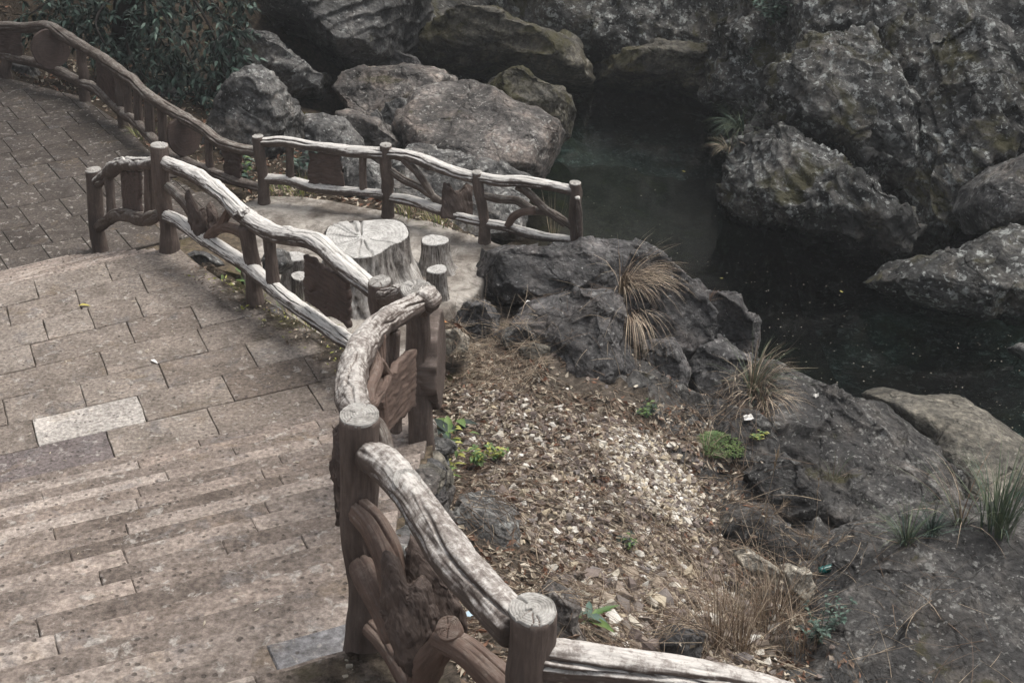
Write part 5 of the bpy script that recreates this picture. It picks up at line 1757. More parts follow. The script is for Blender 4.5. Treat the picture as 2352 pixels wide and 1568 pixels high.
# ------------------------------------------------------------------ broken stones
def hull(seed, flat=0.6):
    rs = np.random.RandomState(seed)
    bm = bmesh.new()
    for _ in range(11):
        p = rs.normal(size=3)
        p /= np.linalg.norm(p)
        p = p * rs.uniform(0.8, 1.0) * [1, rs.uniform(0.6, 0.95), flat]
        bm.verts.new(p)
    bmesh.ops.convex_hull(bm, input=bm.verts)
    bmesh.ops.delete(bm, geom=[v for v in bm.verts if not v.link_faces], context='VERTS')
    bmesh.ops.triangulate(bm, faces=bm.faces)
    bm.verts.index_update()
    V = np.array([v.co[:] for v in bm.verts])
    F = np.array([[v.index for v in f.verts] for f in bm.faces])
    bm.free()
    return V, F


HULLS = [hull(k, 0.4 + 0.05 * (k % 7)) for k in range(16)]
HMESH = []
for k, (V, F) in enumerate(HULLS):
    me = mesh('loose_stone', V, F, smooth=False)
    me.materials.append(M['stone'])
    HMESH.append(me)
rs = np.random.RandomState(5)
G1 = region([(1050, 900), (1200, 905), (1330, 955), (1480, 985), (1600, 1040), (1650, 1130), (1640, 1260), (1720, 1340), (1640, 1440), (1450, 1470), (1330, 1400), (1220, 1250), (1120, 1130), (1060, 1000)])
G2 = region([(1360, 980), (1480, 1000), (1580, 1060), (1610, 1140), (1590, 1200), (1500, 1180), (1400, 1080)])
G3 = region([(1350, 1330), (1500, 1300), (1640, 1330), (1800, 1420), (1760, 1560), (1560, 1560), (1400, 1480)])
OUT = np.array([(-0.3, 3.2), (3.2, 3.2), (3.6, 7.0), (3.2, 9.5), (2.2, 11.5), (2.4, 13.2), (1.2, 13.8), (-0.4, 13.6), (-0.5, 9.6), (-0.3, 6.0)])
cand = []
for poly, n, smin, smax in ((G1, 1500, 0.022, 0.06), (G2, 420, 0.028, 0.060), (G3, 260, 0.03, 0.11), (G1, 70, 0.05, 0.09)):
    for p in sample(poly, n, rs):
        h = drop(*p, SOIL)
        if h is not None:
            cand.append((rs.uniform(smin, smax) ** 1.0, h, poly is G2))
cand.sort(key=lambda c: -c[0] / np.linalg.norm(c[1][0] - CP))
for s, (p, nn), _ in cand[:300]:
    o = bpy.data.objects.new('loose_stone', HMESH[rs.randint(16)])
    COL.objects.link(o)
    o.location = p + nn * s * 0.25
    o.rotation_euler = (rs.normal(0, 0.45), rs.normal(0, 0.45), rs.uniform(0, 6.28))
    o.scale = (s, s * rs.uniform(0.75, 1.1), s * rs.uniform(0.8, 1.2))
    tag(o, 'angular broken stone in the loose rubble on the bank', 'stone', 'loose rubble stones on the bank')
rest = cand[300:]
for poly, n, smin, smax in ((G1, 4600, 0.012, 0.040), (G2, 1300, 0.018, 0.05), (G3, 900, 0.012, 0.045), (OUT, 1500, 0.01, 0.045)):
    for p in sample(poly, n, rs):
        h = drop(*p, SOIL)
        if h is not None:
            rest.append((rs.uniform(smin, smax), h, poly is G2))
vv, ff, tone, n0 = [], [], [], 0
for s, (p, nn), pale in rest:
    V, F = HULLS[rs.randint(16)]
    a = rs.uniform(0, 6.28)
    R3_ = np.array([[math.cos(a), -math.sin(a), 0], [math.sin(a), math.cos(a), 0], [0, 0, 1]])
    t = rs.normal(0, 0.5)
    R4_ = np.array([[1, 0, 0], [0, math.cos(t), -math.sin(t)], [0, math.sin(t), math.cos(t)]])
    vv.append((V * s) @ (R3_ @ R4_).T + p + nn * s * 0.3)
    ff.append(F + n0)
    n0 += len(V)
    tone.append(np.full(len(V), rs.uniform(0.45, 1.0) if pale else rs.uniform(0, 1.0) ** 1.5))
me = mesh('gravel', np.concatenate(vv), np.concatenate(ff), smooth=False)
ca = me.color_attributes.new('tone', 'FLOAT_COLOR', 'POINT')
tn = np.concatenate(tone)
ca.data.foreach_set('color', np.stack([tn, tn, tn, np.ones_like(tn)], 1).astype(np.float32).ravel())
tag(link('gravel', me, M['gravel']), kind='stuff')

# ------------------------------------------------------------------ ground litter: dead leaves, twigs, straw
LIT = region([(1010, 830), (1180, 800), (1300, 900), (1500, 940), (1700, 930), (1800, 1000), (1700, 1150), (1900, 1330), (1850, 1568), (1250, 1568), (1130, 1450), (1020, 1150)])
LIT = np.concatenate([LIT, np.array([[0.6, 4.5], [-0.2, 5.0], [-0.35, 6.5]])])


def leaves_mesh(n, poly, smin, smax, seed, mats, tree=BANK, lift=0.006, tilt=0.45, aspect=0.42, wts=None, zfn=None):
    rs = np.random.RandomState(seed)
    vv, ff, mi = [], [], []
    k = 0
    PP = sample(poly, n, rs)
    ZZ = ground(PP[:, 0], PP[:, 1]) if zfn == 'ground' else None
    for ip, p in enumerate(PP):
        if zfn is None:
            h = drop(p[0], p[1], tree)
            if h is None:
                continue
            c, nn = h
            if c[2] < WATER_Z + 0.05:
                continue
        else:
            c, nn = np.array([p[0], p[1], ZZ[ip] if ZZ is not None else zfn(p)]), np.array([0, 0, 1.0])
        nn = nn + rs.normal(0, tilt, 3)
        if nn[2] < 0.1:
            continue
        a, b, nn = frame(nn, rs.uniform(0, 6.28))
        L = rs.uniform(smin, smax)
        w = L * aspect * rs.uniform(0.7, 1.2)
        cu = rs.normal(0.05, 0.18) * L
        c = c + np.array([0, 0, lift + rs.uniform(0, 0.02)])
        vv += [c - a * L / 2, c - b * w / 2 + nn * cu, c - nn * 0.1 * w, c + b * w / 2 + nn * cu, c + a * L / 2 + nn * cu * 0.6]
        ff += [(k, k + 1, k + 2), (k, k + 2, k + 3), (k + 1, k + 4, k + 2), (k + 2, k + 4, k + 3)]
        mi += [rs.choice(len(mats), p=wts)] * 4
        k += 5
    return np.array(vv), np.array(ff), mi


V, F, mi = leaves_mesh(7500, LIT, 0.03, 0.10, 61, 3, wts=None) if False else leaves_mesh(9500, LIT, 0.03, 0.11, 61, [0, 1, 2], wts=[0.42, 0.42, 0.16])
solo('dead_leaves', V, F, [M['litter1'], M['litter2'], M['litter3']], kind='stuff', smooth=False, midx=mi, loc=(0, 0, 0))


def strands(n, poly, seed, lmin, lmax, r0, r1, mats, wts, rise=0.25, tree=BANK, bend=0.5):
    rs = np.random.RandomState(seed)
    vv, ff, mi, k = [], [], [], 0
    for p in sample(poly, n, rs):
        h = drop(p[0], p[1], tree)
        if h is None or h[0][2] < WATER_Z + 0.05:
            continue
        c, nn = h
        a, b, nn = frame(nn, rs.uniform(0, 6.28))
        L = rs.uniform(lmin, lmax)
        r = rs.uniform(r0, r1)
        up = abs(rs.normal(0, rise))
        bd = rs.normal(0, bend)
        m = rs.choice(len(mats), p=wts)
        prev = None
        for j in range(5):
            t = j / 4
            q = c + a * L * (t - 0.3) + b * bd * L * t * t * 0.6 + np.array([0, 0, 1]) * (0.012 + up * L * t * (1 - 0.4 * t)) + nn * 0.005
            rr = r * (1 - 0.75 * t)
            for w in range(3):
                an = w * 2.094
                vv.append(q + b * rr * math.cos(an) + nn * rr * math.sin(an))
            if prev is not None:
                for w in range(3):
                    ff.append((prev + w, prev + (w + 1) % 3, k + (w + 1) % 3, k + w))
                    mi.append(m)
            prev = k
            k += 3
    return np.array(vv), np.array(ff), mi


V2, F2, mi2 = leaves_mesh(3500, OUT, 0.025, 0.09, 67, [0, 1, 2], wts=[0.6, 0.22, 0.18])
solo('dead_leaves', V2, F2, [M['litter1'], M['litter2'], M['litter3']], kind='stuff', smooth=False, midx=mi2, loc=(0, 0, 0))
V2, F2, mi2 = strands(1500, OUT, 68, 0.12, 0.5, 0.0016, 0.004, [0, 1, 2], [0.4, 0.3, 0.3])
solo('dry_twigs', V2, F2, [M['twig'], M['grass_dry'], M['grass_brown']], kind='stuff', midx=mi2, loc=(0, 0, 0))
V, F, mi = strands(4200, LIT, 62, 0.12, 0.55, 0.0016, 0.0042, [0, 1, 2], [0.55, 0.2, 0.25])
solo('dry_twigs', V, F, [M['twig'], M['grass_dry'], M['grass_brown']], kind='stuff', midx=mi, loc=(0, 0, 0))
STR = region([(1040, 800), (1120, 770), (1230, 800), (1250, 850), (1150, 900), (1040, 870)])
V, F, mi = strands(420, STR, 63, 0.2, 0.6, 0.0016, 0.003, [0, 1], [0.75, 0.25], 0.12)
STR2 = region([(1450, 1180), (1650, 1300), (1720, 1480), (1560, 1568), (1350, 1540), (1300, 1400)])
V2, F2, mi2 = strands(900, STR2, 64, 0.15, 0.6, 0.0014, 0.0032, [0, 1], [0.5, 0.5], 0.2)
solo('dry_straw', np.concatenate([V, V2]), np.concatenate([F, F2 + len(V)]), [M['grass_dry'], M['grass_brown']], kind='stuff', midx=mi + mi2, loc=(0, 0, 0))
# litter on the far bank and beside the terrace
FARL = np.array([(-11.5, 23.2), (-9.5, 22.6), (-7.5, 22.1), (-6.3, 21.3), (-5.2, 19.8), (-4.4, 18.2), (-3.2, 17.1), (-1.5, 16.7), (-0.2, 15.9), (0.2, 17), (-1.5, 19), (-3, 21), (-5, 23), (-7, 25), (-11, 26)])
V, F, mi = leaves_mesh(3800, FARL, 0.05, 0.13, 65, [0, 1, 2], wts=[0.45, 0.35, 0.2], zfn='ground')
GAP = np.array([(-3.0, 12.3), (-2.0, 11.1), (-1.1, 10.0), (-0.9, 9.4), (-0.6, 9.6), (-0.7, 12.2), (-1.8, 12.8), (-2.9, 14.2), (-3.6, 14.0)])
V2, F2, mi2 = leaves_mesh(2600, GAP, 0.04, 0.10, 66, [0, 1, 2], wts=[0.5, 0.3, 0.2], zfn='ground')
solo('dead_leaves', np.concatenate([V, V2]), np.concatenate([F, F2 + len(V)]), [M['litter1'], M['litter2'], M['litter3']], kind='stuff', smooth=False, midx=mi + mi2, loc=(0, 0, 0))
# crumbs and dead needles on the steps and the landing
rs = np.random.RandomState(70)
vv, ff, k = [], [], 0
for _ in range(260):
    if rs.uniform() < 0.6:
        q = rs.uniform(-0.1, 3.3)
        s = rs.uniform(-4, s_right(Q0 + q) - 0.1)
        p = np.array([*sq(s, Q0 + q), 0.004])
    else:
        st = rs.randint(1, 17)
        q = Q0 - TREAD * (st - rs.uniform(0.1, 0.9))
        s = rs.uniform(-4, s_right(q) - 0.1)
        p = np.array([*sq(s, q), RISE * st + 0.004])
    if not (p[0] < 1):
        continue
    a, b, nn = frame(np.array([0, 0, 1.0]), rs.uniform(0, 6.28))
    L, w = rs.uniform(0.006, 0.022), rs.uniform(0.004, 0.008)
    vv += [p - a * L, p - b * w, p + a * L, p + b * w, p + nn * 0.006]
    ff += [(k, k + 1, k + 4), (k + 1, k + 2, k + 4), (k + 2, k + 3, k + 4), (k + 3, k, k + 4)]
    k += 5
solo('dry_crumbs', np.array(vv), np.array(ff), M['litter2'], kind='stuff', smooth=False, loc=(0, 0, 0))
# bits caught in the crust along the landing edge
CR = np.array([sq(s_right(q) + 0.03, q) for q in np.linspace(Q0 + 0.1, Q0 + 3.0, 14)] + [sq(s_right(q) - 0.28, q) for q in np.linspace(Q0 + 3.0, Q0 + 0.1, 14)])
V, F, mi = leaves_mesh(320, CR, 0.015, 0.05, 71, [0, 1, 2], wts=[0.5, 0.3, 0.2], zfn=lambda p: 0.022, tilt=0.25)
solo('dead_leaves', V, F, [M['litter1'], M['litter2'], M['leaf_yellow']], kind='stuff', smooth=False, midx=mi, loc=(0, 0, 0))
# specks and leaves afloat on the pool
vv, ff, mi, k = [], [], [], 0
for _ in range(900):
    u, v = rs.uniform(1300, 2352), rs.uniform(200, 1000)
    if rs.uniform() > 0.25 + 0.75 * ((v > 600) and u > 1600):
        continue
    p = atz(u, v, WATER_Z + 0.004)
    a, b, nn = frame(np.array([0, 0, 1.0]), rs.uniform(0, 6.28))
    leafy = rs.uniform() < 0.02
    L = rs.uniform(0.02, 0.04) if leafy else rs.uniform(0.004, 0.012)
    w = L * (0.35 if leafy else 0.7)
    vv += [p - a * L, p - b * w, p + a * L, p + b * w]
    ff.append((k, k + 1, k + 2, k + 3))
    mi.append(1 if leafy else 0)
    k += 4
solo('floating_specks', np.array(vv), np.array(ff), [M['litter2'], M['yellow']], kind='stuff', smooth=False, midx=mi, loc=(0, 0, 0))


# ------------------------------------------------------------------ moss and dirt crust along the stair edge
def crust(name, q0, q1, inner, z, seed):
    n, m = 130, 16
    qs = np.linspace(q0, q1, n)
    V = []
    for k, q in enumerate(qs):
        s1 = s_right(q) + 0.05
        w = inner * (0.7 + 0.9 * noise3(np.array([[q * 2.2, seed, 0.5]]))[0] + 0.35 * noise3(np.array([[q * 9, seed, 7.5]]))[0])
        w = max(0.05, w) * 1.6
        for j in range(m):
            t = j / (m - 1)
            p = sq(s1 - w * t, q)
            V.append((p[0], p[1], z + 0.012 * (1 - t) ** 0.6))
    V = np.array(V)
    V[:, 2] += 0.010 + 0.008 * fbm(V * 14 + seed, 4)
    uv = np.array([(j / (m - 1), k / n) for k in range(n) for j in range(m)])
    i = (np.arange(n - 1)[:, None] * m + np.arange(m - 1)[None, :]).ravel()
    F = np.stack([i, i + m, i + m + 1, i + 1], 1)
    solo(name, V, F, M['crust'], kind='stuff', loc=(0, 0, 0), uv=uv)


crust('moss_crust', Q0 + 0.02, Q0 + 3.05, 0.55, 0.004, 3.0)
crust('moss_crust', Q0 - TREAD * NSTEP - 0.5, Q0 - TREAD * (NSTEP - 1) - 0.05, 0.7, TOPZ + 0.004, 5.0)

# ------------------------------------------------------------------ rubble retaining wall below the stair edge
rs = np.random.RandomState(21)
WALL = thing('retaining_wall', 'rubble retaining wall of rough stones under the near stair railing', 'wall', (-0.4, 7.0, -0.8))
iv, if_ = ico(2)
for i in range(2, 8):
    a, b = EDGE[i], EDGE[i + 1]
    L = np.linalg.norm(b - a)
    d = (b - a) / L
    o2 = np.array([d[1], -d[0]])
    t = rs.uniform(0, 0.1)
    z_hi = None
    while t < L:
        w = rs.uniform(0.14, 0.3)
        p = a + d * (t + w / 2)
        q = p @ N2
        stz = np.clip(math.ceil((Q0 - q) / TREAD) * RISE, 0, TOPZ)
        z = stz - 0.03
        zg = float(ground([p[0] + 0.15], [p[1]])[0]) - 0.1
        while z > zg:
            hgt = rs.uniform(0.09, 0.2)
            c = np.array([*(p + o2 * rs.uniform(-0.02, 0.035)), z - hgt / 2])
            r_ = np.random.RandomState(rs.randint(1 << 30))
            nrm = r_.normal(size=(14, 3)); nrm /= np.linalg.norm(nrm, axis=1)[:, None]
            dots = iv @ nrm.T
            g = np.minimum(1.05, np.where(dots > 0.05, r_.uniform(0.62, 0.95, 14) / np.maximum(dots, 0.05), 9).min(1))
            v = iv * g[:, None]
            V = c + np.outer(v[:, 0] * w * 0.66, [*d, 0]) + np.outer(v[:, 1] * 0.14, [*o2, 0]) + np.outer(v[:, 2] * hgt * 0.66, [0, 0, 1.0])
            part('stone', V, if_, M[['rock_grey', 'rock_brown', 'rock_tan', 'rock_dark', 'rock_dark'][rs.randint(5)]], WALL, smooth=False)
            z -= hgt
        t += w


# ------------------------------------------------------------------ grass and plants
def blade(c, d, L, w, droop, rs, n=6):
    """a curved tapering blade: V (2n-1), faces"""
    d = d / np.linalg.norm(d)
    side = np.cross(d, [0, 0, 1.0])
    if np.linalg.norm(side) < 1e-3:
        side = np.array([1.0, 0, 0])
    side /= np.linalg.norm(side)
    tw = rs.uniform(-0.9, 0.9)
    hz = np.array([d[0], d[1], 0])
    hz = hz / (np.linalg.norm(hz) + 1e-6)
    P = []
    p = np.array(c, float)
    dr = d.copy()
    for j in range(n):
        P.append(p.copy())
        p = p + dr * L / (n - 1)
        dr = dr + np.array([0, 0, -1.0]) * droop / (n - 1) + hz * 0.15 * droop / (n - 1)
        dr /= np.linalg.norm(dr)
    V, F = [], []
    for j, q in enumerate(P):
        t = j / (n - 1)
        ww = w * (1 - t ** 1.6) * 0.5 + 0.0004
        s_ = side * math.cos(tw * t) + np.array([0, 0, 1]) * math.sin(tw * t) * 0.4
        V += [q - s_ * ww, q + s_ * ww]
        if j:
            F.append((2 * j - 2, 2 * j - 1, 2 * j + 1, 2 * j))
    return V, F


def tuft(name, label, base, n, hmin, hmax, spread, droop, mats, wts, seed, w=0.006, lean=(0, 0, 0), cat='grass', group='grass tufts', rad=0.06):
    rs = np.random.RandomState(seed)
    vv, ff, mi, k = [], [], [], 0
    base = np.asarray(base, float)
    for _ in range(n):
        a = rs.uniform(0, 6.28)
        sp = abs(rs.normal(0, spread))
        d = np.array([math.cos(a) * sp, math.sin(a) * sp, 1.0]) + np.array(lean)
        c = base + np.array([math.cos(a) * rad * rs.uniform(0, 1), math.sin(a) * rad * rs.uniform(0, 1), -0.02])
        V, F = blade(c, d, rs.uniform(hmin, hmax), w * rs.uniform(0.6, 1.3), droop * rs.uniform(0.5, 1.4), rs)
        vv += V
        ff += [tuple(i + k for i in f) for f in F]
        mi += [rs.choice(len(mats), p=wts)] * len(F)
        k += len(V)
    return solo(name, np.array(vv), np.array(ff), [M[m] for m in mats], label, cat, group, midx=mi, loc=base)


DRY, MIX, GRN, BRN = (['grass_dry', 'grass_brown'], [0.65, 0.35]), (['grass_green', 'grass_dry', 'grass_brown'], [0.4, 0.35, 0.25]), (['grass_green', 'leaf_blue'], [0.7, 0.3]), (['grass_brown', 'grass_dry'], [0.6, 0.4])
tuft('grass_tuft', 'big arching dry grass tuft hanging over the dark rocks', at(1432, 668, 13.75), 190, 0.45, 0.95, 0.35, 1.9, *DRY, 1, 0.007, (0.35, -0.25, 0))
tuft('grass_tuft', 'dry grass strands trailing down the edge of the upright block', at(1448, 740, 13.1), 46, 0.5, 1.0, 0.2, 3.2, *DRY, 2, 0.006, (0.1, -0.5, -0.2))
tuft('grass_tuft', 'mixed green and straw tuft at the water edge of the bank', seen(1730, 905), 170, 0.3, 0.75, 0.45, 1.5, *MIX, 3, 0.007, (0.15, -0.1, 0))
tuft('grass_tuft', 'straw skirt spilling down right of the water edge tuft', seen(1755, 925), 110, 0.3, 0.6, 0.6, 2.4, *DRY, 4, 0.006, (0.3, -0.4, 0))
tuft('grass_tuft', 'small wispy tuft on the broad sloping rock', seen(1915, 1100), 22, 0.15, 0.4, 0.35, 1.0, *MIX, 5, 0.005, (0.1, 0, 0))
tuft('grass_tuft', 'thin straw tuft right of the rubble', seen(1620, 1050), 40, 0.15, 0.4, 0.5, 1.6, *DRY, 6, 0.005)
for k, (u, v, n, h, lab) in enumerate(((1640, 1480, 120, 0.62, 'dense straw tuft left of the bottom grass patch'), (1700, 1500, 130, 0.6, 'brown straw tuft in the middle of the bottom grass patch'), (1760, 1460, 130, 0.62, 'tall straw tuft right of the bottom grass patch'),
                                    (1580, 1530, 80, 0.45, 'low straw tuft nearest the thick near rail'), (1790, 1400, 70, 0.5, 'straw tuft below the cracked pale slab'), (1690, 1420, 70, 0.45, 'straw tuft below the long pale block'), (1830, 1490, 60, 0.45, 'straw tuft against the lower right rock'))):
    tuft('grass_tuft', lab, seen(u, v, SOIL), n, h * 0.45, h * 1.15, 0.36, 0.9, *(DRY if k % 3 else BRN), 20 + k, 0.0055, (0.1 * (k % 3 - 1), 0, 0), rad=0.14)
tuft('grass_tuft', 'tall grey-green grass clump above the lower right rock', seen(2290, 1212), 130, 0.35, 0.8, 0.32, 1.2, *GRN, 30, 0.010, (0.0, 0, 0), rad=0.16)
tuft('grass_tuft', 'long green blades left of the tall clump at lower right', seen(2205, 1202), 34, 0.45, 0.85, 0.45, 1.4, *MIX, 31, 0.009, (-0.2, 0, 0))
tuft('grass_tuft', 'green grass clump in the hollow under the broad rock', seen(2080, 1245), 70, 0.25, 0.5, 0.4, 1.2, *GRN, 32, 0.008, (-0.1, 0, 0))
tuft('grass_tuft', 'fine dark green tuft beside the hollow at lower right', seen(2140, 1222), 80, 0.15, 0.35, 0.5, 1.3, ['leaf_blue', 'leaf_dark'], [0.6, 0.4], 33, 0.006)
tuft('grass_tuft', 'drooping green grass on the tip of the right cliff', at(1700, 298, 21.2), 90, 0.35, 0.7, 0.5, 1.9, *GRN, 34, 0.012, (-0.5, -0.2, 0))
tuft('grass_tuft', 'smaller drooping grass below the first on the right cliff', at(1672, 345, 20.7), 60, 0.25, 0.5, 0.5, 1.9, *MIX, 35, 0.011, (-0.5, -0.2, 0))
tuft('grass_tuft', 'dry straw hanging on the right cliff face', at(1880, 190, 21.6), 70, 0.4, 0.8, 0.5, 2.2, *BRN, 36, 0.012, (-0.3, -0.4, 0))
tuft('grass_tuft', 'thin water reeds beyond the terrace corner', at(1270, 558, 15.3), 16, 0.3, 0.75, 0.12, 0.3, ['grass_dry', 'grass_green'], [0.6, 0.4], 37, 0.007)
tuft('grass_tuft', 'fine straw on the dark rock by the pool', at(1622, 690, 14.4), 40, 0.1, 0.25, 0.8, 1.4, ['litter3', 'grass_brown'], [0.5, 0.5], 38, 0.006)
for k, (u, v, lab) in enumerate(((640, 700, 'yellow-green grass at the landing edge below the carved board'), (690, 735, 'short bright grass under the landing bottom rail'), (745, 772, 'straw and green blades by the bend of the railing'), (560, 655, 'weedy grass left of the middle landing post'))):
    b = np.array([*atz(u, v, 0)[:2], 0]) + np.array([0.09, 0.06, -0.12])
    tuft('grass_tuft', lab, b, 60, 0.1, 0.25, 0.6, 1.2, ['leaf_yellow', 'leaf_green', 'grass_dry'], [0.3, 0.3, 0.4], 40 + k, 0.006, rad=0.16)
for k, (u, v, lab) in enumerate(((640, 440, 'yellow-green grass behind the first bay of the terrace railing'), (690, 445, 'long green grass right of the first terrace baluster'), (940, 490, 'green weeds at the foot of the second terrace post'), (1010, 512, 'dry grass under the forked branches of the terrace railing'), (330, 312, 'bright green grass at the corner of the plaza'))):
    b = atz(u, v, TERR_Z)
    tuft('grass_tuft', lab, b, 70, 0.12, 0.32, 0.6, 1.2, ['leaf_yellow', 'leaf_green', 'grass_dry'], [0.25, 0.35, 0.4], 50 + k, 0.008, rad=0.22)


def leaf_geo(c, d, up, L, w, fold=0.25, curl=0.25):
    d = d / np.linalg.norm(d)
    s = np.cross(d, up)
    s /= np.linalg.norm(s) + 1e-9
    n = np.cross(s, d)
    p = lambda t, x, z: c + d * L * t + s * w * x + n * (z * w - curl * L * t * t)
    V = [p(0, 0, 0), p(0.35, -0.5, fold), p(0.35, 0, 0), p(0.35, 0.5, fold), p(0.7, -0.36, fold * .7), p(0.7, 0, 0), p(0.7, 0.36, fold * .7), p(1, 0, 0)]
    F = [(0, 2, 1), (0, 3, 2), (1, 2, 5), (1, 5, 4), (2, 3, 6), (2, 6, 5), (4, 5, 7), (5, 6, 7)]
    return V, F


def weed(name, label, base, n, h, leafl, leafw, mats, seed, cat='plant', spread=0.7, group='small plants', stems=7):
    rs = np.random.RandomState(seed)
    t = thing(name, label, cat, base, group)
    base = np.asarray(base, float)
    vv, ff, mi, k = [], [], [], 0
    sv, sf, sk = [], [], 0
    for s in range(stems):
        a = rs.uniform(0, 6.28)
        d = np.array([math.cos(a) * spread * rs.uniform(0.2, 1), math.sin(a) * spread * rs.uniform(0.2, 1), 1.0])
        L = h * rs.uniform(0.6, 1.1)
        V, F = blade(base, d, L, 0.006, 0.5, rs, 5)
        sv += V
        sf += [tuple(i + sk for i in f) for f in F]
        sk += len(V)
        for j in range(n // stems):
            tt = rs.uniform(0.25, 1.0)
            i0 = tt * 4
            i_ = min(3, int(i0))
            p0 = (np.array(V[2 * i_]) + np.array(V[2 * i_ + 1])) / 2
            p1 = (np.array(V[2 * i_ + 2]) + np.array(V[2 * i_ + 3])) / 2
            p = p0 + (p1 - p0) * (i0 - i_)
            an = rs.uniform(0, 6.28)
            ld = np.array([math.cos(an), math.sin(an), rs.uniform(-0.1, 0.6)])
            lv, lf = leaf_geo(p, ld, np.array([0, 0, 1.0]), leafl * rs.uniform(0.6, 1.2), leafw * rs.uniform(0.7, 1.2))
            vv += lv
            ff += [tuple(i + k for i in f) for f in lf]
            mi += [rs.randint(len(mats))] * len(lf)
            k += len(lv)
    part('stem', np.array(sv), np.array(sf), M['grass_green'], t)
    part('foliage', np.array(vv), np.array(ff), [M[m] for m in mats], t, midx=mi)
    return t


weed('weed', 'bright green leafy weed beside the rubble wall', seen(1105, 1075, SOIL), 90, 0.3, 0.06, 0.03, ['leaf_green', 'leaf_green', 'leaf_yellow'], 1)
weed('weed', 'low green weed right of the leafy one near the wall', seen(1140, 1062, SOIL), 60, 0.22, 0.05, 0.03, ['leaf_green', 'leaf_yellow'], 2)
weed('weed', 'broad dark green leaves at the foot of the wooden disc wall', seen(1045, 1030, SOIL), 16, 0.25, 0.2, 0.08, ['leaf_dark', 'leaf_green'], 3, stems=4)
weed('weed', 'upright broad-leaved dock plant below the near rail', seen(1345, 1440, SOIL), 9, 0.16, 0.2, 0.06, ['leaf_green', 'leaf_blue'], 4, stems=3, spread=0.3)
weed('weed', 'bluish leafy shrub against the lower right rock', seen(1880, 1480, SOIL), 200, 0.4, 0.045, 0.022, ['leaf_blue', 'leaf_blue', 'leaf_dark'], 5, stems=14)
weed('weed', 'yellow-flecked weed beside the teal bottle', seen(1935, 1290, SOIL), 90, 0.2, 0.04, 0.02, ['leaf_green', 'leaf_yellow'], 6, stems=9)
weed('weed', 'dark green creeping plant below the upright block', seen(1480, 955, SOIL), 120, 0.16, 0.045, 0.026, ['leaf_green', 'leaf_dark'], 7, stems=12, spread=1.2)
weed('weed', 'bushy green weed at the foot of the landing wall left of the middle post', np.array([-2.35, 11.75, -1.3]), 140, 0.55, 0.09, 0.035, ['leaf_green', 'leaf_blue', 'leaf_yellow'], 18, stems=11)
weed('weed', 'pale-leaved weed behind the middle landing post', np.array([-1.95, 11.55, -1.35]), 90, 0.5, 0.10, 0.04, ['leaf_blue', 'leaf_green'], 8, stems=7)
weed('weed', 'leafy weed under the carved board beside the landing', np.array([-1.3, 10.5, -0.9]), 110, 0.5, 0.08, 0.03, ['leaf_green', 'leaf_green', 'leaf_yellow'], 9, stems=9)
weed('weed', 'yellow star-shaped weed right of the corner post', np.array([-2.66, 12.05, -0.5]), 26, 0.3, 0.14, 0.035, ['leaf_yellow', 'leaf_green'], 10, stems=4)
weed('weed', 'green undergrowth seen through the broken board', np.array([-0.5, 8.8, -0.5]), 110, 0.5, 0.08, 0.03, ['leaf_green', 'leaf_yellow'], 11, stems=9)
weed('weed', 'glossy leaves behind the first terrace baluster', at(690, 405, 17.4), 40, 0.4, 0.16, 0.06, ['leaf_blue', 'leaf_dark'], 12, stems=6)
weed('weed', 'dark undergrowth between terrace post and grey boulders', at(560, 440, 17.6), 90, 0.5, 0.12, 0.05, ['leaf_dark', 'leaf_blue', 'leaf_green'], 13, stems=9)
weed('weed', 'small fern-like weed at the right of the rubble', seen(1440, 1260, SOIL), 40, 0.15, 0.05, 0.02, ['leaf_green', 'leaf_dark'], 14, stems=7)
weed('weed', 'scattered green weed on the broad sloping rock edge', seen(1740, 1010), 70, 0.12, 0.04, 0.02, ['leaf_green', 'leaf_yellow'], 15, stems=9, spread=1.2)
weed('weed', 'dark ivy clump on the far cliff at the gorge corner', at(1770, 60, 24.0), 260, 0.8, 0.14, 0.06, ['leaf_dark', 'leaf_blue'], 16, stems=16, spread=1.3)
weed('weed', 'ivy hanging above the mossy cliff foot', at(1700, 175, 24.5), 200, 0.7, 0.12, 0.05, ['leaf_dark', 'leaf_blue'], 17, stems=14, spread=1.3)
# green cushion of fine leaves
rs = np.random.RandomState(77)
cb = seen(1660, 1022)
vv, ff, k = [], [], 0
for _ in range(2600):
    a, rr = rs.uniform(0, 6.28), math.sqrt(rs.uniform(0, 1))
    p = cb + np.array([math.cos(a) * rr * 0.27, math.sin(a) * rr * 0.22, 0.09 * (1 - rr ** 2) + rs.uniform(-0.02, 0.02)])
    an = rs.uniform(0, 6.28)
    lv, lf = leaf_geo(p, np.array([math.cos(an), math.sin(an), rs.uniform(0, 0.8)]), np.array([0, 0, 1.0]), 0.022, 0.010)
    vv += lv
    ff += [tuple(i + k for i in f) for f in lf]
    k += len(lv)
solo('moss_cushion', np.array(vv), np.array(ff), M['leaf_green'], 'vivid green cushion plant on the flat rock right of the rubble', 'plant', loc=cb)


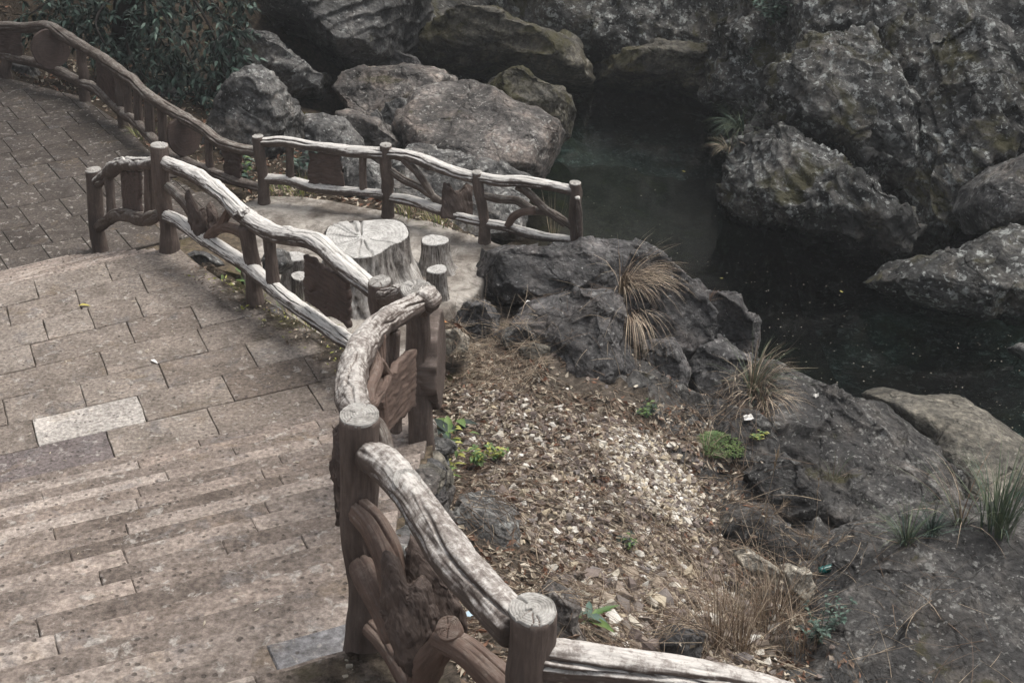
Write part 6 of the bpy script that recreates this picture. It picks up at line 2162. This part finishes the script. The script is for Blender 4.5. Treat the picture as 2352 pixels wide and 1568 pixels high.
# tall seed stalks
def stalk(label, u0, v0, u1, v1, y, plume, seed, tip=0.09):
    rs = np.random.RandomState(seed)
    b, e = at(u0, v0, y), at(u1, v1, y - 0.25)
    L = np.linalg.norm(e - b)
    t = thing('seed_stalk', label, 'grass stalk', b, 'tall dry seed stalks')
    mid = (b + e) / 2 + rs.normal(0, 0.03, 3)
    V, F, uv = log_tube([(*b, 0.0028), (*mid, 0.0022), (*e, 0.0012)], ds=0.06, seg=5, lump=0, crack=0, grain=0)
    part('stem', V, F, M['grass_dry'], t)
    d = (e - mid) / np.linalg.norm(e - mid)
    vv, ff, k = [], [], 0
    for _ in range(plume):
        tt = rs.uniform(-1.0, 0.15)
        c = e + d * tt * tip * 1.6
        V, F = blade(c, d + rs.normal(0, 0.22, 3), tip * rs.uniform(0.5, 1.1), 0.004, 0.5, rs, 4)
        vv += V
        ff += [tuple(i + k for i in f) for f in F]
        k += len(V)
    part('seed_head', np.array(vv), np.array(ff), M['grass_dry'], t)


for k, a in enumerate((('tallest feathery seed stalk in front of the broad rock', 1690, 1300, 1786, 1045, 9.2, 50), ('feathery seed stalk leaning right over the lumpy rock', 1700, 1260, 1800, 1160, 9.3, 46), ('thin upright stalk right of the feathery ones', 1845, 1290, 1880, 1105, 9.4, 12),
                      ('curved stalk with nodding head in the lower grass', 1640, 1420, 1590, 1300, 8.4, 30), ('slanting stalk with pale head near the lower right rock', 1850, 1300, 1940, 1235, 9.2, 40), ('short nodding stalk left of the long pale block', 1640, 1420, 1640, 1290, 8.3, 24), ('slender stalk beside the pale blocks', 1740, 1360, 1760, 1180, 8.9, 20), ('bare slanting stalk across the pale slab', 1830, 1400, 1870, 1215, 8.9, 14))):
    stalk(a[0], *a[1:6], a[6], 80 + k)

# ------------------------------------------------------------------ trees at the upper left
def tree(name, label, trunk, branches, y_sp, n_twig, leafL, mats, seed, droop=0.35, per=9):
    rs = np.random.RandomState(seed)
    base = np.array(trunk[0][:3])
    t = thing(name, label, 'tree', base, 'trees above the plaza')
    V, F, uv = log_tube(trunk, ds=0.12, seg=18, lump=0.1, crack=0.08)
    part('trunk', V, F, M['bark'], t, uv)
    lv_, lf_, lm, k = [], [], [], 0
    for br in branches:
        P = np.array(path(br)) if len(br[0]) == 4 and br[0][3] > 1 else np.array(br)
        V, F, uv = log_tube(P, ds=0.1, seg=8, lump=0.05, crack=0.0, grain=0)
        part('branch', V, F, M['bark'], t, uv)
        C = catmull(P, 12)[:, :3]
        n = len(C)
        for j in range(n_twig):
            i = int(rs.uniform(0.15, 1.0) * (n - 1))
            o = C[i]
            dirv = C[min(i + 1, n - 1)] - C[max(i - 1, 0)]
            dirv /= np.linalg.norm(dirv) + 1e-9
            d = dirv * 0.5 + rs.normal(0, 0.7, 3) + np.array([0, 0, -droop])
            d /= np.linalg.norm(d)
            e = o + d * rs.uniform(0.15, y_sp)
            for w in range(per):
                p = o + (e - o) * rs.uniform(0.45, 1.05)
                an = rs.normal(0, 1, 3)
                ld = d * 0.8 + an * 0.6 + np.array([0, 0, -0.25])
                up = np.array([rs.normal(0, 0.4), rs.normal(0, 0.4), 1.0])
                v_, f_ = leaf_geo(p, ld, up, leafL * rs.uniform(0.65, 1.2), leafL * 0.34 * rs.uniform(0.8, 1.15), 0.15, 0.2)
                lv_ += v_
                lf_ += [tuple(q + k for q in f) for f in f_]
                lm += [rs.randint(len(mats))] * len(f_)
                k += len(v_)
    part('crown', np.array(lv_), np.array(lf_), [M[m] for m in mats], t, midx=lm)


def bpath(*p):
    return list(p)


tree('broadleaf_tree', 'dark-leaved evergreen tree drooping over the curved railing', [(*at(420, -420, 23.5), 0.10), (*at(330, -120, 24.2), 0.14), (*at(300, 120, 24.6), 0.17), (*at(290, 300, 24.8), 0.2)],
     [bpath((330, -120, 24, 5), (420, -60, 23, 4), (500, 20, 22, 3), (545, 110, 21.6, 2)), bpath((330, -120, 24, 5), (430, -20, 23, 4), (490, 80, 22, 3), (520, 190, 21.5, 2)), bpath((320, -60, 24, 5), (380, 20, 23, 4), (430, 120, 22.2, 3), (470, 215, 21.6, 2)),
      bpath((310, 20, 24, 5), (340, 70, 23.2, 4), (380, 140, 22.4, 3), (410, 200, 21.8, 2)), bpath((310, 20, 24, 5), (290, 70, 23.2, 4), (300, 130, 22.4, 3), (340, 190, 21.9, 2)), bpath((320, -60, 24, 5), (260, -10, 23.4, 4), (220, 50, 22.6, 3), (250, 120, 22.1, 2)),
      bpath((330, -120, 24, 5), (300, -60, 23, 4), (360, 10, 22.2, 3), (400, 80, 21.8, 2)), bpath((400, -300, 23.5, 5), (480, -160, 22.8, 4), (530, -60, 22, 3), (560, 30, 21.8, 2)), bpath((300, 80, 24.3, 5), (360, 150, 23, 3), (440, 190, 22.2, 2), (500, 230, 21.8, 2)),
      bpath((320, -60, 24, 5), (200, -40, 23.6, 4), (120, 0, 23, 3), (60, 40, 22.8, 2)), bpath((310, 20, 24, 5), (220, 40, 23.5, 3), (150, 60, 23, 3), (110, 60, 22.8, 2))],
     0.75, 60, 0.15, ['leaf_dark', 'leaf_dark', 'leaf_blue'], 5)
tree('broadleaf_tree', 'olive dim tree standing behind the left end of the plaza railing', [(*at(170, -500, 27), 0.12), (*at(140, -100, 27), 0.17), (*at(130, 130, 27), 0.2), (*at(130, 260, 27), 0.24)],
     [bpath((140, -100, 27, 5), (60, -60, 26, 4), (-20, 0, 25, 3), (-60, 60, 24.6, 2)), bpath((140, -60, 27, 5), (200, -20, 26, 4), (260, 20, 25.4, 3), (300, 80, 25, 2)), bpath((140, -100, 27, 5), (160, -40, 26, 4), (150, 10, 25.4, 3), (180, 70, 25, 2)),
      bpath((140, -100, 27, 5), (240, -80, 26.5, 4), (330, -30, 26, 3), (420, 30, 25.6, 2)), bpath((140, 0, 27, 5), (80, 20, 26, 4), (30, 60, 25.4, 3), (-20, 110, 25, 2)), bpath((140, -160, 27, 5), (320, -130, 26.5, 4), (450, -60, 26, 3), (540, 0, 25.6, 2))],
     0.95, 60, 0.14, ['leaf_olive', 'leaf_dark'], 6)
tree('broadleaf_tree', 'shady tree on the slope far behind the overhanging boulder', [(*at(820, -900, 33), 0.14), (*at(760, -300, 33), 0.2), (*at(740, -60, 33), 0.24)],
     [bpath((760, -300, 33, 5), (650, -180, 32, 4), (560, -80, 31, 3), (520, 20, 30, 2)), bpath((760, -300, 33, 5), (600, -260, 32, 4), (480, -160, 31, 3), (420, -60, 30, 2)), bpath((760, -300, 33, 5), (880, -220, 32, 4), (1000, -120, 31, 3), (1080, -40, 30, 2))],
     1.2, 60, 0.17, ['leaf_dark', 'leaf_olive'], 7)

def shade_tree(label, foot, crown_c, rad, n, seed):  # unseen crowns, put in to block sky and sun
    """a tall tree added outside the picture for the shade its crown casts"""
    rs = np.random.RandomState(seed)
    t = thing('broadleaf_tree', label, 'tree', foot, 'trees above the plaza')
    foot, cc = np.array(foot, float), np.array(crown_c, float)
    V, F, uv = log_tube([(*foot, 0.22), (*(foot * 0.5 + cc * 0.5 + [0.2, 0.1, 0]), 0.17), (*cc, 0.1)], ds=0.2, seg=14, lump=0.1, crack=0.05)
    part('trunk', V, F, M['bark'], t, uv)
    lv_, lf_, k = [], [], 0
    for b in range(26):
        d = rs.normal(size=3)
        d[2] = abs(d[2]) * 0.6 - 0.1
        d /= np.linalg.norm(d)
        tip = cc + d * rad * rs.uniform(0.65, 1.0)
        if b < 12:
            V, F, uv = log_tube([(*(cc - [0, 0, 0.8]), 0.06), (*((cc + tip) / 2 + rs.normal(0, 0.15, 3)), 0.04), (*tip, 0.015)], ds=0.2, seg=6, lump=0, crack=0, grain=0)
            part('branch', V, F, M['bark'], t, uv)
        for _ in range(n // 26):
            p = tip + rs.normal(0, 1, 3) * rad * np.array([0.24, 0.24, 0.14])
            v_, f_ = leaf_geo(p, rs.normal(0, 1, 3) + [0, 0, -0.3], np.array([rs.normal(0, .4), rs.normal(0, .4), 1.0]), rs.uniform(0.14, 0.24), rs.uniform(0.06, 0.09), 0.15, 0.2)
            lv_ += v_
            lf_ += [tuple(q + k for q in f) for f in f_]
            k += len(v_)
    part('crown', np.array(lv_), np.array(lf_), [M['leaf_dark']], t)


shade_tree('tall tree behind the left end of the plaza, its crown added out of view to shade the paving', (-6.5, 23.5, -1.6), (-5.2, 21.5, 5.6), 3.6, 4000, 91)
shade_tree('tall tree left of the plaza, its crown added out of view for more shade', (-11.5, 19.5, 0.3), (-9.5, 19.0, 6.0), 3.4, 4000, 92)
shade_tree('tall tree on the right cliff, its crown added out of view to darken the rock face', (10.5, 24.5, 2.0), (8.2, 22.6, 7.6), 3.8, 4000, 93)
# ------------------------------------------------------------------ small finds
def flat_leaf(name, label, u, v, z, L, ang, mat, cat='leaf', aspect=0.4):
    p = atz(u, v, z) + np.array([0, 0, 0.008])
    V, F = leaf_geo(p, np.array([math.cos(ang), math.sin(ang), 0.12]), np.array([0, 0, 1.0]), L, L * aspect, 0.25, 0.25)
    solo(name, np.array(V), np.array(F), M[mat], label, cat, loc=p)


flat_leaf('fallen_leaf', 'yellow fallen leaf lying on the landing', 180, 704, 0.003, 0.10, 0.2, 'yellow')
flat_leaf('fallen_leaf', 'curled cream leaf lying in the middle of the landing', 346, 828, 0.003, 0.08, -0.6, 'white')
flat_leaf('fallen_leaf', 'tiny straw sliver on the upper left of the landing', 300, 695, 0.003, 0.06, 0.4, 'litter2', aspect=0.25)
flat_leaf('orange_peel', 'bright orange peel on the concrete beside the table', 952, 612, TERR_Z + 0.03, 0.11, 1.9, 'orange', 'peel', 0.6)
flat_leaf('orange_peel', 'orange peel where the terrace meets the soil', 1012, 742, TERR_Z + 0.03, 0.08, 0.2, 'orange', 'peel', 0.6)
flat_leaf('paper_scrap', 'white paper scrap between the black rock and the upright block', 1205, 700, -1.28, 0.12, 0.3, 'white', 'litter', 0.7)


def crumpled(name, label, p, w, h, mat, cat, seed, nrm=(0.2, -0.5, 1)):
    a, b, nn = frame(np.array(nrm, float), 0.4)
    n = 7
    s, t = np.meshgrid(np.linspace(-.5, .5, n), np.linspace(-.5, .5, n))
    q = np.stack([s.ravel() * 2.5, t.ravel() * 2.5, s.ravel() * 0 + seed], 1)
    V = p + np.outer(s.ravel() * w, a) + np.outer(t.ravel() * h, b) + np.outer(0.035 * noise3(q) + 0.035, nn)
    i = (np.arange(n - 1)[:, None] * n + np.arange(n - 1)[None, :]).ravel()
    F = np.stack([i, i + 1, i + n + 1, i + n], 1)
    solo(name, V, F, M[mat], label, cat, loc=p)


crumpled('face_mask', 'crumpled pale blue face mask on the soil under the near rail', seen(1068, 1422, SOIL), 0.13, 0.07, 'mask_blue', 'mask', 1)
crumpled('paper_scrap', 'white paper scrap on the rock beside the water edge tuft', seen(1716, 962), 0.09, 0.06, 'white', 'litter', 2)
crumpled('paper_scrap', 'white plastic scrap on the broad sloping rock', seen(1872, 912), 0.05, 0.04, 'white', 'litter', 3)
# teal bottle
bp = seen(1880, 1318) + np.array([0, 0, 0.03])
BT = thing('plastic_bottle', 'teal plastic bottle lying beside the cracked pale slab', 'bottle', bp)
ax = np.array([0.95, 0.25, 0.12]); ax /= np.linalg.norm(ax)
prof = [(0, 0.004), (0.002, 0.026), (0.02, 0.031), (0.10, 0.031), (0.11, 0.028), (0.12, 0.031), (0.15, 0.031), (0.18, 0.022), (0.20, 0.012), (0.215, 0.012)]
V, F, uv = log_tube([(*(bp + ax * s), r) for s, r in prof], ds=0.005, seg=24, lump=0, crack=0, grain=0)
part('bottle_body', V, F, M['teal'], BT)
V, F, uv = log_tube([(*(bp + ax * 0.212), 0.015), (*(bp + ax * 0.232), 0.015)], ds=0.005, seg=20, lump=0, crack=0, grain=0)
part('cap', V, F, M['white'], BT)
# pale crumbs of mortar on the upper landing
for k, (u, v, s, lab) in enumerate(((797, 1518, 0.018, 'pale mortar lump, topmost of the crumbs by the near post'), (800, 1532, 0.026, 'largest pale mortar lump by the near post'), (790, 1555, 0.026, 'pale mortar lump at the bottom of the crumbs by the near post'), (812, 1540, 0.014, 'pale mortar lump right of the largest crumb'), (810, 1490, 0.012, 'single brown pebble above the mortar crumbs'))):
    p = atz(u, v, TOPZ + 0.02)
    V, F = hull(200 + k, 0.6)
    solo('mortar_lump', V * s + p, F, M['rock_pale'], lab, 'stone', 'mortar crumbs by the near post', smooth=False)

# ------------------------------------------------------------------ thin scattering volume added to lift the dark tones
hm = bpy.data.materials.new('tone_lift_volume')
hm.use_nodes = True
hn = hm.node_tree
hn.nodes.clear()
ho = hn.nodes.new('ShaderNodeOutputMaterial')
hv = hn.nodes.new('ShaderNodeVolumePrincipled')
hv.inputs['Color'].default_value = (0.93, 0.97, 1.0, 1)
hv.inputs['Density'].default_value = 0.0012
hn.links.new(hv.outputs[0], ho.inputs['Volume'])
hx, hy0, hy1, hz0, hz1 = 35.0, -15.0, 61.0, -9.0, 26.0
V = np.array([(x, y, z) for z in (hz0, hz1) for x, y in ((-hx, hy0), (hx, hy0), (hx, hy1), (-hx, hy1))])
F = np.array([(3, 2, 1, 0), (4, 5, 6, 7), (0, 1, 5, 4), (1, 2, 6, 5), (2, 3, 7, 6), (3, 0, 4, 7)])
solo('tone_lift_haze', V, F, hm, kind='stuff', smooth=False, loc=(0, 0, 0))
